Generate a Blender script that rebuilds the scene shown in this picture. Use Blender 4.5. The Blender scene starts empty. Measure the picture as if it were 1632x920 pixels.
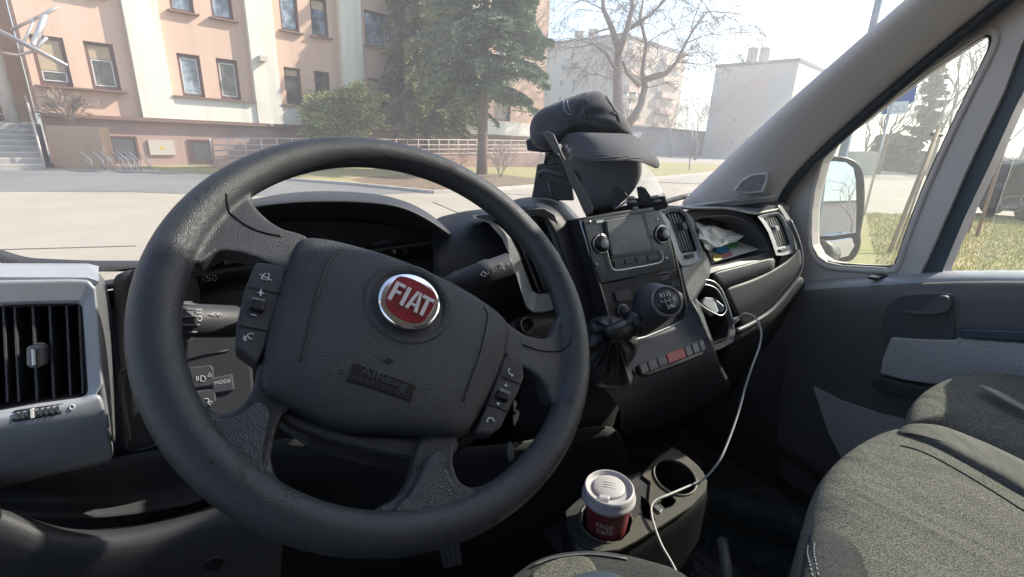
import bpy, bmesh, math, random
import numpy as np
from mathutils import Vector, Matrix
from mathutils.geometry import tessellate_polygon
random.seed(7); rng = np.random.default_rng(7)
SC = bpy.context.scene
COL = SC.collection
rad = math.radians
# ------------------------------------------------------------------ camera
FPX = 740.0; CH = 1.75
_r = rad(2.6); _p = rad(18)
CF = Vector((0, math.cos(_p), -math.sin(_p))); _R0 = Vector((1, 0, 0)); _U0 = _R0.cross(CF)
CR = math.cos(_r)*_R0 + math.sin(_r)*_U0; CU = CR.cross(CF)
CAM = Vector((0, 0, CH))
cd = bpy.data.cameras.new('camera'); cam = bpy.data.objects.new('camera', cd); COL.objects.link(cam)
cd.sensor_width = 36; cd.lens = 36*FPX/1632; cd.clip_start = 0.01; cd.clip_end = 3000
cam.matrix_world = Matrix(((CR.x, CU.x, -CF.x, 0), (CR.y, CU.y, -CF.y, 0), (CR.z, CU.z, -CF.z, CH), (0, 0, 0, 1)))
SC.camera = cam
# ------------------------------------------------------------------ light
SUN_AZ = rad(68); SUN_EL = rad(36)     # azimuth clockwise from +Y
w = bpy.data.worlds.new('World'); SC.world = w; w.use_nodes = True
nt = w.node_tree; bg = nt.nodes['Background']
sky = nt.nodes.new('ShaderNodeTexSky'); sky.sky_type = 'NISHITA'; sky.sun_disc = False
sky.sun_elevation = SUN_EL; sky.sun_rotation = SUN_AZ; sky.air_density = 1.0; sky.dust_density = 1.2; sky.ozone_density = 1.0
nt.links.new(sky.outputs[0], bg.inputs[0]); bg.inputs[1].default_value = 0.15
sd = bpy.data.lights.new('sun', 'SUN'); sun = bpy.data.objects.new('sun', sd); COL.objects.link(sun)
sd.energy = 4.2; sd.angle = rad(0.5); sd.color = (1, .91, .79)
sdir = Vector((math.sin(SUN_AZ)*math.cos(SUN_EL), math.cos(SUN_AZ)*math.cos(SUN_EL), math.sin(SUN_EL)))
sun.rotation_euler = sdir.to_track_quat('Z', 'Y').to_euler(); sun.location = (20, 10, 40)
SC.view_settings.view_transform = 'Standard'; SC.view_settings.look = 'None'; SC.view_settings.gamma = 1
SC.view_settings.use_curve_mapping = False; SC.view_settings.exposure = 1.24
# ------------------------------------------------------------------ pixel -> ray helpers (photo is 1632 x 920)
def ray(u, v): return CR*float((u-816)/FPX) - CU*float((v-460)/FPX) + CF
VR = ray(2180, 185).normalized()
VU = (Vector((0, 0, 1)) - VR.z*VR).normalized(); VF = VU.cross(VR)
def V3(r, f, u): return CAM + VR*r + VF*f + VU*u          # vehicle coordinates
def PF(u, v, a): q = ray(u, v); return CAM + q*(a/q.dot(VF))
def PR(u, v, a): q = ray(u, v); return CAM + q*(a/q.dot(VR))
def PU(u, v, a): q = ray(u, v); return CAM + q*(a/q.dot(VU))
def PD(u, v, a): return CAM + ray(u, v)*a
def G(u, v, z=0.0): q = ray(u, v); return CAM + q*((z-CH)/q.z)
class Plane:
    def __init__(s, o, n, ex=None):
        s.o = o; s.n = n.normalized(); ex = ex if ex else VR
        s.x = (ex - ex.dot(s.n)*s.n).normalized(); s.y = s.n.cross(s.x)
    def pt(s, u, v, off=0.0):
        q = ray(u, v); d = ((s.o-CAM).dot(s.n)+off)/q.dot(s.n); return CAM + q*d
    def loc(s, u, v, off=0.0):
        d = s.pt(u, v, off)-s.o; return d.dot(s.x), d.dot(s.y)
    def at(s, a, b, c=0.0): return s.o + s.x*a + s.y*b + s.n*c
def tiltn(deg, yaw=0): # normal facing the driver, tipped up; yaw>0 turns it towards the left
    n = -VF*math.cos(rad(deg)) + VU*math.sin(rad(deg))
    return (n*math.cos(rad(yaw)) - VR*math.sin(rad(yaw))).normalized()
# ------------------------------------------------------------------ materials
def mat(name, col=(.5,.5,.5), rough=.5, metal=0, spec=.5, noise=None, bump=None, emit=None, coat=0, col2=None, sheen=0, broad=None):
    """noise=(scale, amount) mottles the colour; bump=(kind, scale, strength, distance)"""
    m = bpy.data.materials.new(name); m.use_nodes = True
    t = m.node_tree; b = t.nodes['Principled BSDF']
    b.inputs['Base Color'].default_value = (*col, 1); b.inputs['Roughness'].default_value = rough
    b.inputs['Metallic'].default_value = metal; b.inputs['Specular IOR Level'].default_value = spec
    b.inputs['Coat Weight'].default_value = coat; b.inputs['Sheen Weight'].default_value = sheen
    tc = t.nodes.new('ShaderNodeTexCoord')
    if noise:
        n = t.nodes.new('ShaderNodeTexNoise'); n.inputs['Scale'].default_value = noise[0]; n.inputs['Detail'].default_value = 6
        n.inputs['Roughness'].default_value = .65
        t.links.new(tc.outputs['Object'], n.inputs['Vector'])
        r = t.nodes.new('ShaderNodeValToRGB'); c2 = col2 or tuple(c*(1-noise[1]) for c in col)
        r.color_ramp.elements[0].position = noise[2] if len(noise) > 2 else .35; r.color_ramp.elements[1].position = noise[3] if len(noise) > 3 else .65
        r.color_ramp.elements[0].color = (*c2, 1); r.color_ramp.elements[1].color = (*col, 1)
        t.links.new(n.outputs['Fac'], r.inputs['Fac']); t.links.new(r.outputs['Color'], b.inputs['Base Color'])
    if bump:
        k, s_, st, di = bump
        x = t.nodes.new('ShaderNodeTexVoronoi' if k == 'vor' else 'ShaderNodeTexNoise'); x.inputs['Scale'].default_value = s_
        if k == 'vor': x.feature = 'DISTANCE_TO_EDGE'
        t.links.new(tc.outputs['Object'], x.inputs['Vector'])
        bp = t.nodes.new('ShaderNodeBump'); bp.inputs['Strength'].default_value = st; bp.inputs['Distance'].default_value = di
        t.links.new(x.outputs[0], bp.inputs['Height']); t.links.new(bp.outputs['Normal'], b.inputs['Normal'])
    if broad:
        x2 = t.nodes.new('ShaderNodeTexNoise'); x2.inputs['Scale'].default_value = broad[0]; x2.inputs['Detail'].default_value = 3; x2.inputs['Distortion'].default_value = 1.2
        t.links.new(tc.outputs['Object'], x2.inputs['Vector']); b2_ = t.nodes.new('ShaderNodeBump'); b2_.inputs['Strength'].default_value = broad[1]; b2_.inputs['Distance'].default_value = broad[2]
        t.links.new(x2.outputs[0], b2_.inputs['Height'])
        if bump: t.links.new(b2_.outputs['Normal'], bp.inputs['Normal'])
        else: t.links.new(b2_.outputs['Normal'], b.inputs['Normal'])
    if emit: b.inputs['Emission Color'].default_value = (*emit[0], 1); b.inputs['Emission Strength'].default_value = emit[1]
    return m
def glass_mat(name, tint=(.95,.97,.96), dust=.03, refl=1.0, dustscale=3):
    m = bpy.data.materials.new(name); m.use_nodes = True; t = m.node_tree
    for n in list(t.nodes): t.nodes.remove(n)
    out = t.nodes.new('ShaderNodeOutputMaterial'); tr = t.nodes.new('ShaderNodeBsdfTransparent'); tr.inputs[0].default_value = (*tint, 1)
    gl = t.nodes.new('ShaderNodeBsdfGlossy'); gl.inputs['Roughness'].default_value = .01
    fr = t.nodes.new('ShaderNodeFresnel'); fr.inputs[0].default_value = 1.35
    mu = t.nodes.new('ShaderNodeMath'); mu.operation = 'MULTIPLY'; mu.inputs[1].default_value = refl*.6
    t.links.new(fr.outputs[0], mu.inputs[0])
    m1 = t.nodes.new('ShaderNodeMixShader'); t.links.new(mu.outputs[0], m1.inputs[0]); t.links.new(tr.outputs[0], m1.inputs[1]); t.links.new(gl.outputs[0], m1.inputs[2])
    tl = t.nodes.new('ShaderNodeBsdfTranslucent'); tl.inputs[0].default_value = (1, .98, .95, 1)
    tc = t.nodes.new('ShaderNodeTexCoord'); n = t.nodes.new('ShaderNodeTexNoise'); n.inputs['Scale'].default_value = dustscale; n.inputs['Detail'].default_value = 8
    t.links.new(tc.outputs['Object'], n.inputs['Vector'])
    mr = t.nodes.new('ShaderNodeMapRange'); mr.inputs[1].default_value = .3; mr.inputs[2].default_value = .7; mr.inputs[3].default_value = dust*.6; mr.inputs[4].default_value = dust*1.4
    t.links.new(n.outputs['Fac'], mr.inputs[0])
    m2 = t.nodes.new('ShaderNodeMixShader'); t.links.new(mr.outputs[0], m2.inputs[0]); t.links.new(m1.outputs[0], m2.inputs[1]); t.links.new(tl.outputs[0], m2.inputs[2])
    t.links.new(m2.outputs[0], out.inputs[0]); return m
M = {}
M['leather'] = mat('grained_black_leather', (.034,.037,.043), .44, spec=.4, bump=('vor', 620, .8, .0011), noise=(9, .3))
M['rim'] = mat('worn_grained_rim_leather', (.037,.040,.046), .44, spec=.42, bump=('vor', 700, .55, .0009), noise=(55, .6, .34, .40), broad=(14, .3, .002))
M['leather_grain'] = mat('coarse_grained_leather', (.045,.053,.060), .42, spec=.45, bump=('vor', 520, .9, .0014))
M['plastic'] = mat('dark_grained_plastic', (.058,.060,.067), .5, spec=.4, bump=('vor', 520, .35, .0008), noise=(6, .25))
M['plastic_mid'] = mat('mid_grey_plastic', (.075,.078,.088), .48, bump=('vor', 480, .3, .0008), noise=(8, .2))
M['door_plastic'] = mat('dark_door_plastic', (.115,.113,.115), .6, bump=('noise', 500, .3, .0008), noise=(5, .2))
M['shelf'] = mat('mid_grey_shelf', (.20,.20,.21), .6)
M['letter'] = mat('bright_badge_letter', (.62,.60,.60), .3, .2)
M['plaque_text'] = mat('dim_plaque_text', (.045,.05,.058), .5)
M['soft'] = mat('soft_dark_panel', (.042,.043,.048), .65, noise=(5, .3))
M['black'] = mat('black_plastic', (.012,.012,.014), .4)
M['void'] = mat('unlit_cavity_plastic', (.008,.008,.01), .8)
M['gloss'] = mat('gloss_black_fascia', (.02,.02,.022), .22, noise=(14, -1.2, .45, .7), bump=('noise', 30, .05, .001))
M['silver'] = mat('silver_grey_plastic', (.36,.38,.42), .42, bump=('noise', 600, .1, .0005), noise=(4, .12))
M['silver_dark'] = mat('satin_dark_silver', (.15,.155,.165), .38, bump=('noise', 600, .1, .0005))
M['chrome'] = mat('chrome', (.75,.76,.78), .12, 1)
M['chrome_dull'] = mat('dull_chrome', (.45,.45,.46), .3, 1)
M['trim'] = mat('grey_pillar_trim', (.60,.555,.53), .7, bump=('noise', 500, .15, .0006), noise=(3, .1))
M['trim_dark'] = mat('dark_window_seal', (.03,.036,.045), .7, noise=(12, .3))
M['trim_blue'] = mat('dark_blue_painted_frame', (.045,.065,.09), .45)
M['red'] = mat('badge_red_enamel', (.26,.012,.02), .3, coat=.5, noise=(60, .4))
M['redbtn'] = mat('hazard_red_button', (.28,.02,.03), .45)
M['white'] = mat('white_marking', (.62,.63,.65), .6)
M['white_dim'] = mat('dim_grey_marking', (.30,.31,.33), .6)
M['dialtext'] = mat('bright_dial_print', (.9,.9,.9), .6)
M['needle'] = mat('red_needle', (.9,.06,.03), .5)
M['grille'] = mat('perforated_grille', (.30, .29, .28), .7, noise=(700, .85, .44, .56))
M['screen'] = mat('dusty_screen', (.05,.055,.055), .25, noise=(25, -1.6, .4, .7))
M['cap'] = mat('black_cotton_twill', (.036,.038,.045), .85, bump=('noise', 900, .5, .0006), noise=(14, -.7, .45, .7), sheen=.15)
M['cap_seam'] = mat('cap_stitching', (.11,.11,.115), .9)
M['fabric'] = mat('speckled_grey_seat_fabric', (.215,.208,.18), .95, noise=(900, .88, .42, .60), bump=('noise', 500, .7, .0012), broad=(7, .5, .02))
M['fabric_dark'] = mat('ribbed_dark_seat_fabric', (.05,.053,.055), .9, noise=(500, .6, .4, .6), broad=(9, .4, .015))
M['fabric_smooth'] = mat('smooth_seat_band', (.075,.072,.065), .8, noise=(60, .2), broad=(8, .5, .02))
M['door_fabric'] = mat('grey_door_fabric', (.50,.49,.49), .95, noise=(300, .35), bump=('noise', 600, .4, .0008))
M['paper'] = mat('white_paper', (.75,.75,.74), .7)
M['cup'] = mat('dark_red_paper_cup', (.10,.012,.018), .6, noise=(70, -1.2, .5, .75))
M['lid'] = mat('pale_plastic_lid', (.50,.47,.50), .4)
M['cable'] = mat('pale_grey_cable', (.42,.42,.42), .5)
M['holder_top'] = mat('taupe_cup_holder_plastic', (.10,.096,.082), .45, bump=('noise', 400, .2, .0006))
M['mat_rubber'] = mat('black_rubber_mat', (.05,.055,.06), .6)
M['blue_bristle'] = mat('blue_bristles', (.10,.17,.20), .7, noise=(30, .5))
M['windshield'] = glass_mat('dusty_windscreen_glass', (.95,.97,.96), .055, 1.0)
M['side_glass'] = glass_mat('side_window_glass', (.90,.93,.90), .014, 1.0)
M['clear_plastic'] = glass_mat('scratched_clear_plastic', (.8,.8,.8), .35, .8, 20)
M['mirror'] = mat('mirror_glass', (.85,.87,.88), .01, 1)
# exterior
M['asphalt'] = mat('worn_grey_asphalt', (.20,.20,.205), .9, noise=(2.2, .25), bump=('noise', 60, .3, .02))
M['concrete'] = mat('pale_concrete_paving', (.36,.325,.275), .9, noise=(.8, .10), bump=('noise', 40, .3, .02))
M['grass'] = mat('patchy_late_winter_grass', (.30,.29,.10), 1, noise=(1.1, .4, .38, .6), col2=(.34,.27,.16), bump=('noise', 25, .8, .05))
M['grass_blade'] = mat('dry_grass_blades', (.40,.40,.13), .9, noise=(3, .4, .4, .6), col2=(.45,.38,.20))
M['soil'] = mat('dry_leafy_soil', (.22,.16,.10), 1, noise=(2, .4), bump=('noise', 20, .8, .05))
M['kerb'] = mat('pale_kerb_stone', (.5,.46,.41), .85, noise=(4, .2))
M['pink'] = mat('salmon_render', (.62,.405,.295), .9, noise=(.5, .07), bump=('noise', 25, .12, .01))
M['cream'] = mat('cream_render', (.72,.68,.58), .9, noise=(.35, .12), bump=('noise', 25, .12, .01))
M['plinth'] = mat('dusty_brick_red_plinth', (.42,.28,.23), .9, noise=(1.2, .15))
M['ledge'] = mat('brown_ledge', (.20,.12,.09), .7)
M['winframe'] = mat('brown_window_frame', (.13,.065,.05), .5)
M['pane'] = mat('sky_tinted_window_pane', (.30,.36,.42), .05, 0, 1.0, noise=(1.4, .75, .42, .58))  # sky reflection put into the base colour, broken by darker mottling
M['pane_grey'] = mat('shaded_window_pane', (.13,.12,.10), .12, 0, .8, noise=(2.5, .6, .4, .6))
M['sill_metal'] = mat('white_window_sash', (.6,.58,.55), .5)
M['metal'] = mat('pale_galvanised_metal', (.55,.54,.54), .35, .7)
M['rail'] = mat('pinkish_white_railing', (.52,.44,.40), .5)
M['tan'] = mat('tan_rendered_block', (.42,.29,.19), .9, noise=(2, .08))
M['stone'] = mat('grey_stone_steps', (.36,.34,.32), .8, noise=(3, .2))
M['bark'] = mat('brown_grey_bark', (.26,.20,.155), .95, noise=(8, .45), bump=('noise', 18, 1, .05))
M['bark_pale'] = mat('pale_twig_bark', (.32,.25,.20), .95, noise=(6, .3))
M['spruce'] = mat('blue_green_spruce_needles', (.26,.32,.20), .8, noise=(1.6, .5), col2=(.13,.18,.09))
M['thuja'] = mat('olive_thuja_foliage', (.30,.31,.13), .85, noise=(1.6, .5), col2=(.14,.15,.06))
M['yew'] = mat('yellow_green_yew_foliage', (.36,.37,.11), .85, noise=(1.5, .5), col2=(.12,.15,.07))
M['ivy'] = mat('dark_evergreen_foliage', (.12,.14,.10), .9)
M['far_beige'] = mat('beige_block_render', (.50,.42,.32), .9, noise=(.2, .1))
M['far_pink'] = mat('faded_salmon_render', (.60,.45,.35), .9, noise=(.2, .1))
M['far_white'] = mat('faded_white_render', (.54,.49,.42), .9, noise=(.15, .12))
M['garage'] = mat('lavender_grey_garage', (.32,.30,.31), .8, noise=(.5, .15))
M['roofdark'] = mat('dark_roof_edge', (.12,.10,.09), .8)
M['globe'] = mat('frosted_lamp_globe', (.85,.80,.70), .3)
M['carblack'] = mat('black_car_paint', (.018,.022,.022), .5, 0, .2)
M['carsilver'] = mat('silver_car_paint', (.45,.47,.5), .3, .6, coat=.5)
M['carglass'] = mat('dark_car_glass', (.03,.04,.042), .25, 0, .2)
M['tyre'] = mat('tyre_rubber', (.02,.02,.02), .8)
M['signblue'] = mat('blue_sign_panel', (.02,.08,.30), .4)
M['signgrey'] = mat('grey_sign_back', (.25,.27,.29), .5, .3)
M['wood'] = mat('weathered_stake_wood', (.33,.24,.17), .8, noise=(10, .35))
M['polegrey'] = mat('blue_grey_mast_steel', (.16,.20,.24), .5, .3)
def ground_mat(name, c1, c2, stain):
    m = bpy.data.materials.new(name); m.use_nodes = True; t = m.node_tree; b = t.nodes['Principled BSDF']; b.inputs['Roughness'].default_value = .92
    tc = t.nodes.new('ShaderNodeTexCoord')
    def noise(s, d=8, ro=.6): n = t.nodes.new('ShaderNodeTexNoise'); n.inputs['Scale'].default_value = s; n.inputs['Detail'].default_value = d; n.inputs['Roughness'].default_value = ro; t.links.new(tc.outputs['Object'], n.inputs['Vector']); return n.outputs['Fac']
    def ramp(f, a, b_, c, d): r = t.nodes.new('ShaderNodeValToRGB'); r.color_ramp.elements[0].position = a; r.color_ramp.elements[1].position = b_; r.color_ramp.elements[0].color = (*c, 1); r.color_ramp.elements[1].color = (*d, 1); t.links.new(f, r.inputs[0]); return r.outputs[0]
    def mul(a, b_): x = t.nodes.new('ShaderNodeMixRGB'); x.blend_type = 'MULTIPLY'; x.inputs[0].default_value = 1; t.links.new(a, x.inputs[1]); t.links.new(b_, x.inputs[2]); return x.outputs[0]
    base = ramp(noise(.35), .35, .65, c1, c2); fine = ramp(noise(45, 4, .8), .3, .7, (.72, .72, .72), (1, 1, 1)); st = ramp(noise(1.7, 10, .7), .30, .42, stain, (1, 1, 1))
    v = t.nodes.new('ShaderNodeTexVoronoi'); v.feature = 'DISTANCE_TO_EDGE'; v.inputs['Scale'].default_value = .16
    n2 = t.nodes.new('ShaderNodeTexNoise'); n2.inputs['Scale'].default_value = 1.3; n2.inputs['Detail'].default_value = 6; t.links.new(tc.outputs['Object'], n2.inputs['Vector'])
    ad = t.nodes.new('ShaderNodeMixRGB'); ad.blend_type = 'ADD'; ad.inputs[0].default_value = .9; t.links.new(tc.outputs['Object'], ad.inputs[1]); t.links.new(n2.outputs['Color'], ad.inputs[2]); t.links.new(ad.outputs[0], v.inputs['Vector'])
    cr = ramp(v.outputs['Distance'], .001, .005, (.84, .82, .8), (1, 1, 1))
    t.links.new(mul(mul(mul(base, fine), st), cr), b.inputs['Base Color'])
    bp = t.nodes.new('ShaderNodeBump'); bp.inputs['Strength'].default_value = .4; bp.inputs['Distance'].default_value = .02; t.links.new(noise(55), bp.inputs['Height']); t.links.new(bp.outputs[0], b.inputs['Normal']); return m
M['asphalt'] = ground_mat('worn_grey_asphalt_patched', (.17, .17, .175), (.23, .23, .23), (.75, .75, .76))
M['concrete'] = ground_mat('pale_concrete_paving_worn', (.36, .32, .255), (.43, .385, .315), (.88, .87, .85))  # warm pale concrete with random stains and fine cracks
def streak(m, sc=(1, 1, .10)):
    t = m.node_tree
    for n in t.nodes:
        if n.type == 'TEX_NOISE' and n.outputs['Fac'].links and n.outputs['Fac'].links[0].to_node.type == 'VALTORGB':
            mp = t.nodes.new('ShaderNodeMapping'); mp.inputs['Scale'].default_value = sc; l = n.inputs['Vector'].links[0]; s_ = l.from_socket
            t.links.new(s_, mp.inputs[0]); t.links.new(mp.outputs[0], n.inputs['Vector'])
M['pink'] = mat('salmon_render', (.62,.43,.325), .9, noise=(1.6, .12, .3, .6), bump=('noise', 25, .12, .01)); M['cream'] = mat('cream_render', (.72,.68,.58), .9, noise=(2.2, .20, .28, .52), bump=('noise', 25, .12, .01))
for k_ in ('pink', 'cream', 'plinth', 'far_beige', 'far_white'): streak(M[k_])
M['blind'] = mat('tan_window_blind', (.42, .33, .22), .8)
# ------------------------------------------------------------------ object helpers
WM = {}
def wm(o): return WM.get(o.name, Matrix.Identity(4))
def tag(o, label=None, cat=None, group=None, kind=None):
    if label: o['label'] = label
    if cat: o['category'] = cat
    if group: o['group'] = group
    if kind: o['kind'] = kind
    return o
def empty(name, loc, label=None, cat=None, group=None):
    o = bpy.data.objects.new(name, None); COL.objects.link(o); o.location = loc; o.empty_display_size = .1
    WM[o.name] = Matrix.Translation(loc); return tag(o, label, cat, group)
def link(name, me, m=None, parent=None, smooth=False, bevel=0, sub=0, solid=0, segs=2, remesh=0, offset=-1):
    o = bpy.data.objects.new(name, me); COL.objects.link(o)
    if m: me.materials.append(m)
    if smooth:
        for p in me.polygons: p.use_smooth = True
    if parent:
        o.parent = parent; o.matrix_parent_inverse = wm(parent).inverted()
    WM[o.name] = Matrix.Identity(4)
    if sub:
        x = o.modifiers.new('sub', 'SUBSURF'); x.levels = sub; x.render_levels = sub
    if solid:
        x = o.modifiers.new('solid', 'SOLIDIFY'); x.thickness = solid; x.offset = offset
    if remesh:
        x = o.modifiers.new('rm', 'REMESH'); x.mode = 'VOXEL'; x.voxel_size = remesh; x.use_smooth_shade = True
        x = o.modifiers.new('sm', 'SMOOTH'); x.factor = .5; x.iterations = 14
    if bevel:
        x = o.modifiers.new('bev', 'BEVEL'); x.width = bevel; x.segments = segs; x.limit_method = 'ANGLE'; x.angle_limit = rad(40)
        x.use_clamp_overlap = True
    return o
def mesh(vs, fs, name='m'):
    me = bpy.data.meshes.new(name); me.from_pydata([tuple(v) for v in vs], [], fs); me.update()
    return me
def fixn(me):
    bm = bmesh.new(); bm.from_mesh(me); bmesh.ops.recalc_face_normals(bm, faces=bm.faces); bm.to_mesh(me); bm.free(); return me
def smoothloop(pts, n=4, closed=True):
    """Catmull-Rom through 2D/3D points"""
    P = [Vector(p) for p in pts]; out = []; N = len(P)
    rngk = range(N) if closed else range(N-1)
    for i in rngk:
        g = (lambda k: P[k % N]) if closed else (lambda k: P[max(0, min(N-1, k))])
        a, b, c, d = g(i-1), g(i), g(i+1), g(i+2)
        for k in range(n):
            t = k/n
            out.append(.5*((2*b)+(-a+c)*t+(2*a-5*b+4*c-d)*t*t+(-a+3*b-3*c+d)*t**3))
    if not closed: out.append(P[-1])
    return out
def plate3(name, top, bot, m, parent, bevel=0, smooth=False, holes=None, **k):
    """prism between two matching loops (3D); holes = list of (top,bot) loops"""
    vs = list(top)+list(bot); n = len(top); fs = []
    if not holes:
        fs = [tuple(range(n)), tuple(range(2*n-1, n-1, -1))]
        fs += [(i, n+i, n+(i+1) % n, (i+1) % n) for i in range(n)]
        return link(name, fixn(mesh(vs, fs)), m, parent, smooth, bevel, **k)
    loops = [list(top)]+[list(h[0]) for h in holes]; tris = tessellate_polygon(loops)
    vs = [v for l in loops for v in l]; nt_ = len(vs)
    vs += list(bot)+[v for h in holes for v in h[1]]
    for t in tris: fs.append(tuple(t)); fs.append(tuple(nt_+i for i in reversed(t)))
    off = 0
    for l in loops:
        n = len(l)
        for i in range(n): fs.append((off+i, nt_+off+i, nt_+off+(i+1) % n, off+(i+1) % n))
        off += n
    return link(name, fixn(mesh(vs, fs)), m, parent, smooth, 0, **k)
def plate(name, px, pl, z0, z1, m, parent=None, bevel=0, sm=0, holes=None, **k):
    """px outline traced on plane pl at height z0 (towards viewer), extruded back to z1"""
    if sm: px = [tuple(p) for p in smoothloop(px, sm)]
    top = [pl.pt(u, v, z0) for u, v in px]; bot = [p+pl.n*(z1-z0) for p in top]
    hs = None
    if holes:
        hs = []
        for h in holes:
            t = [pl.pt(u, v, z0) for u, v in h]; hs.append((t, [p+pl.n*(z1-z0) for p in t]))
    return plate3(name, top, bot, m, parent, bevel, holes=hs, **k)
def inflate3(name, loop, n, Hf, Hb, m, parent=None, power=2.0, rings=7, sub=1, side=0, **k):
    """closed pillow: loop of 3D points, raised by Hf along n and Hb behind"""
    N = len(loop); c = sum(loop, Vector())/N; vs = []; fs = []
    def ringpts(s, h): return [c+(p-c)*s+n*h for p in loop]
    levels = []
    for i in range(rings):
        s = math.sin(math.pi/2*(i+.35)/rings) if i else .18
        levels.append((s, Hf*(1-s**power)**(1/power)))
    levels.append((1, 0))
    if side: levels.append((1, -side))
    back = [(s, -side-Hb*(1-s**power)**(1/power)) for s, h in reversed(levels[:rings])]
    allv = levels+back
    vs.append(c+n*Hf)
    for s, h in allv: vs += ringpts(s, h)
    vs.append(c-n*(Hb+side))
    for i in range(N): fs.append((0, 1+i, 1+(i+1) % N))
    for r_ in range(len(allv)-1):
        a = 1+r_*N; b = a+N
        for i in range(N): fs.append((a+i, b+i, b+(i+1) % N, a+(i+1) % N))
    a = 1+(len(allv)-1)*N
    for i in range(N): fs.append((a+i, len(vs)-1, a+(i+1) % N))
    return link(name, fixn(mesh(vs, fs)), m, parent, True, sub=sub, **k)
def inflate(name, px, pl, z, Hf, Hb, m, parent=None, sm=2, **k):
    if sm: px = [tuple(p) for p in smoothloop(px, sm)]
    return inflate3(name, [pl.pt(u, v, z) for u, v in px], pl.n, Hf, Hb, m, parent, **k)
def pocket(name, px, pl, depth, scale, m, parent=None, sm=0, z0=0, shift=Vector((0, 0, 0))):
    if sm: px = [tuple(p) for p in smoothloop(px, sm)]
    a = [pl.pt(u, v, z0) for u, v in px]; c = sum(a, Vector())/len(a)
    b = [c+(p-c)*scale-pl.n*depth+shift for p in a]; n = len(a)
    fs = [(i, (i+1) % n, n+(i+1) % n, n+i) for i in range(n)]+[tuple(range(n, 2*n))]
    return link(name, mesh(a+b, fs), m, parent, solid=.002)
def sheet(name, rows, m, parent=None, solid=.004, sub=2, smooth=True, offset=-1):
    R_ = len(rows); C_ = len(rows[0]); vs = [p for r_ in rows for p in r_]
    fs = [(i*C_+j, i*C_+j+1, (i+1)*C_+j+1, (i+1)*C_+j) for i in range(R_-1) for j in range(C_-1)]
    return link(name, mesh(vs, fs), m, parent, smooth, sub=sub, solid=solid, offset=offset)
def tube_geo(pts, r, seg=8, closed=False, flat=None):
    P = [Vector(p) for p in pts]; N = len(P); vs = []; fs = []
    rr = r if isinstance(r, (list, tuple)) else [r]*N
    prev = None
    for i in range(N):
        if closed: t = P[(i+1) % N]-P[i-1]
        else: t = P[min(i+1, N-1)]-P[max(i-1, 0)]
        t.normalize()
        if prev is None:
            a = t.orthogonal().normalized()
        else:
            a = (prev - prev.dot(t)*t)
            a = a.normalized() if a.length > 1e-6 else t.orthogonal().normalized()
        prev = a; b = t.cross(a)
        for k in range(seg):
            an = 2*math.pi*k/seg; vs.append(P[i]+(a*math.cos(an)+b*math.sin(an))*rr[i])
    for i in range(N if closed else N-1):
        j = (i+1) % N
        for k in range(seg): fs.append((i*seg+k, i*seg+(k+1) % seg, j*seg+(k+1) % seg, j*seg+k))
    if not closed:
        fs.append(tuple(range(seg-1, -1, -1))); fs.append(tuple(range((N-1)*seg, N*seg)))
    return vs, fs
def tube(name, pts, r, m, parent=None, seg=8, closed=False, sm=0, smooth=True, **k):
    if sm: pts = smoothloop(pts, sm, closed); r = r if not isinstance(r, (list, tuple)) else [float(x) for x in np.interp(np.linspace(0, len(r)-1, len(pts)), range(len(r)), r)]
    vs, fs = tube_geo(pts, r, seg, closed); return link(name, mesh(vs, fs), m, parent, smooth, **k)
class MB:
    def __init__(s): s.v = []; s.f = []
    def add(s, vs, fs): o = len(s.v); s.v += [Vector(x) for x in vs]; s.f += [tuple(i+o for i in f_) for f_ in fs]; return s
    def box(s, c, ex, ey, ez, a, b, h):
        vs = [c+ex*(a/2*i)+ey*(b/2*j)+ez*(h/2*k) for i in (-1, 1) for j in (-1, 1) for k in (-1, 1)]
        return s.add(vs, [(0, 1, 3, 2), (4, 6, 7, 5), (0, 4, 5, 1), (2, 3, 7, 6), (0, 2, 6, 4), (1, 5, 7, 3)])
    def tube(s, pts, r, seg=8, closed=False): return s.add(*tube_geo(pts, r, seg, closed))
    def build(s, name, m, parent=None, smooth=False, **k): return link(name, fixn(mesh(s.v, s.f)), m, parent, smooth, **k)
X, Y, Z = Vector((1, 0, 0)), Vector((0, 1, 0)), Vector((0, 0, 1))
def box(name, c, ex, ey, ez, a, b, h, m, parent=None, bevel=0, **k): return MB().box(c, ex, ey, ez, a, b, h).build(name, m, parent, bevel=bevel, **k)
def lathe(name, prof, o, ax, m, parent=None, seg=32, xs=1.0, **k):
    a = ax.orthogonal().normalized(); b = ax.cross(a); vs = []; fs = []
    for r_, z in prof:
        for i in range(seg):
            t = 2*math.pi*i/seg; vs.append(o+ax*z+(a*math.cos(t)*xs+b*math.sin(t))*r_)
    for j in range(len(prof)-1):
        for i in range(seg): fs.append((j*seg+i, j*seg+(i+1) % seg, (j+1)*seg+(i+1) % seg, (j+1)*seg+i))
    fs += [tuple(range(seg)), tuple(range((len(prof)-1)*seg, len(prof)*seg))]
    return link(name, fixn(mesh(vs, fs)), m, parent, True, **k)
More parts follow.
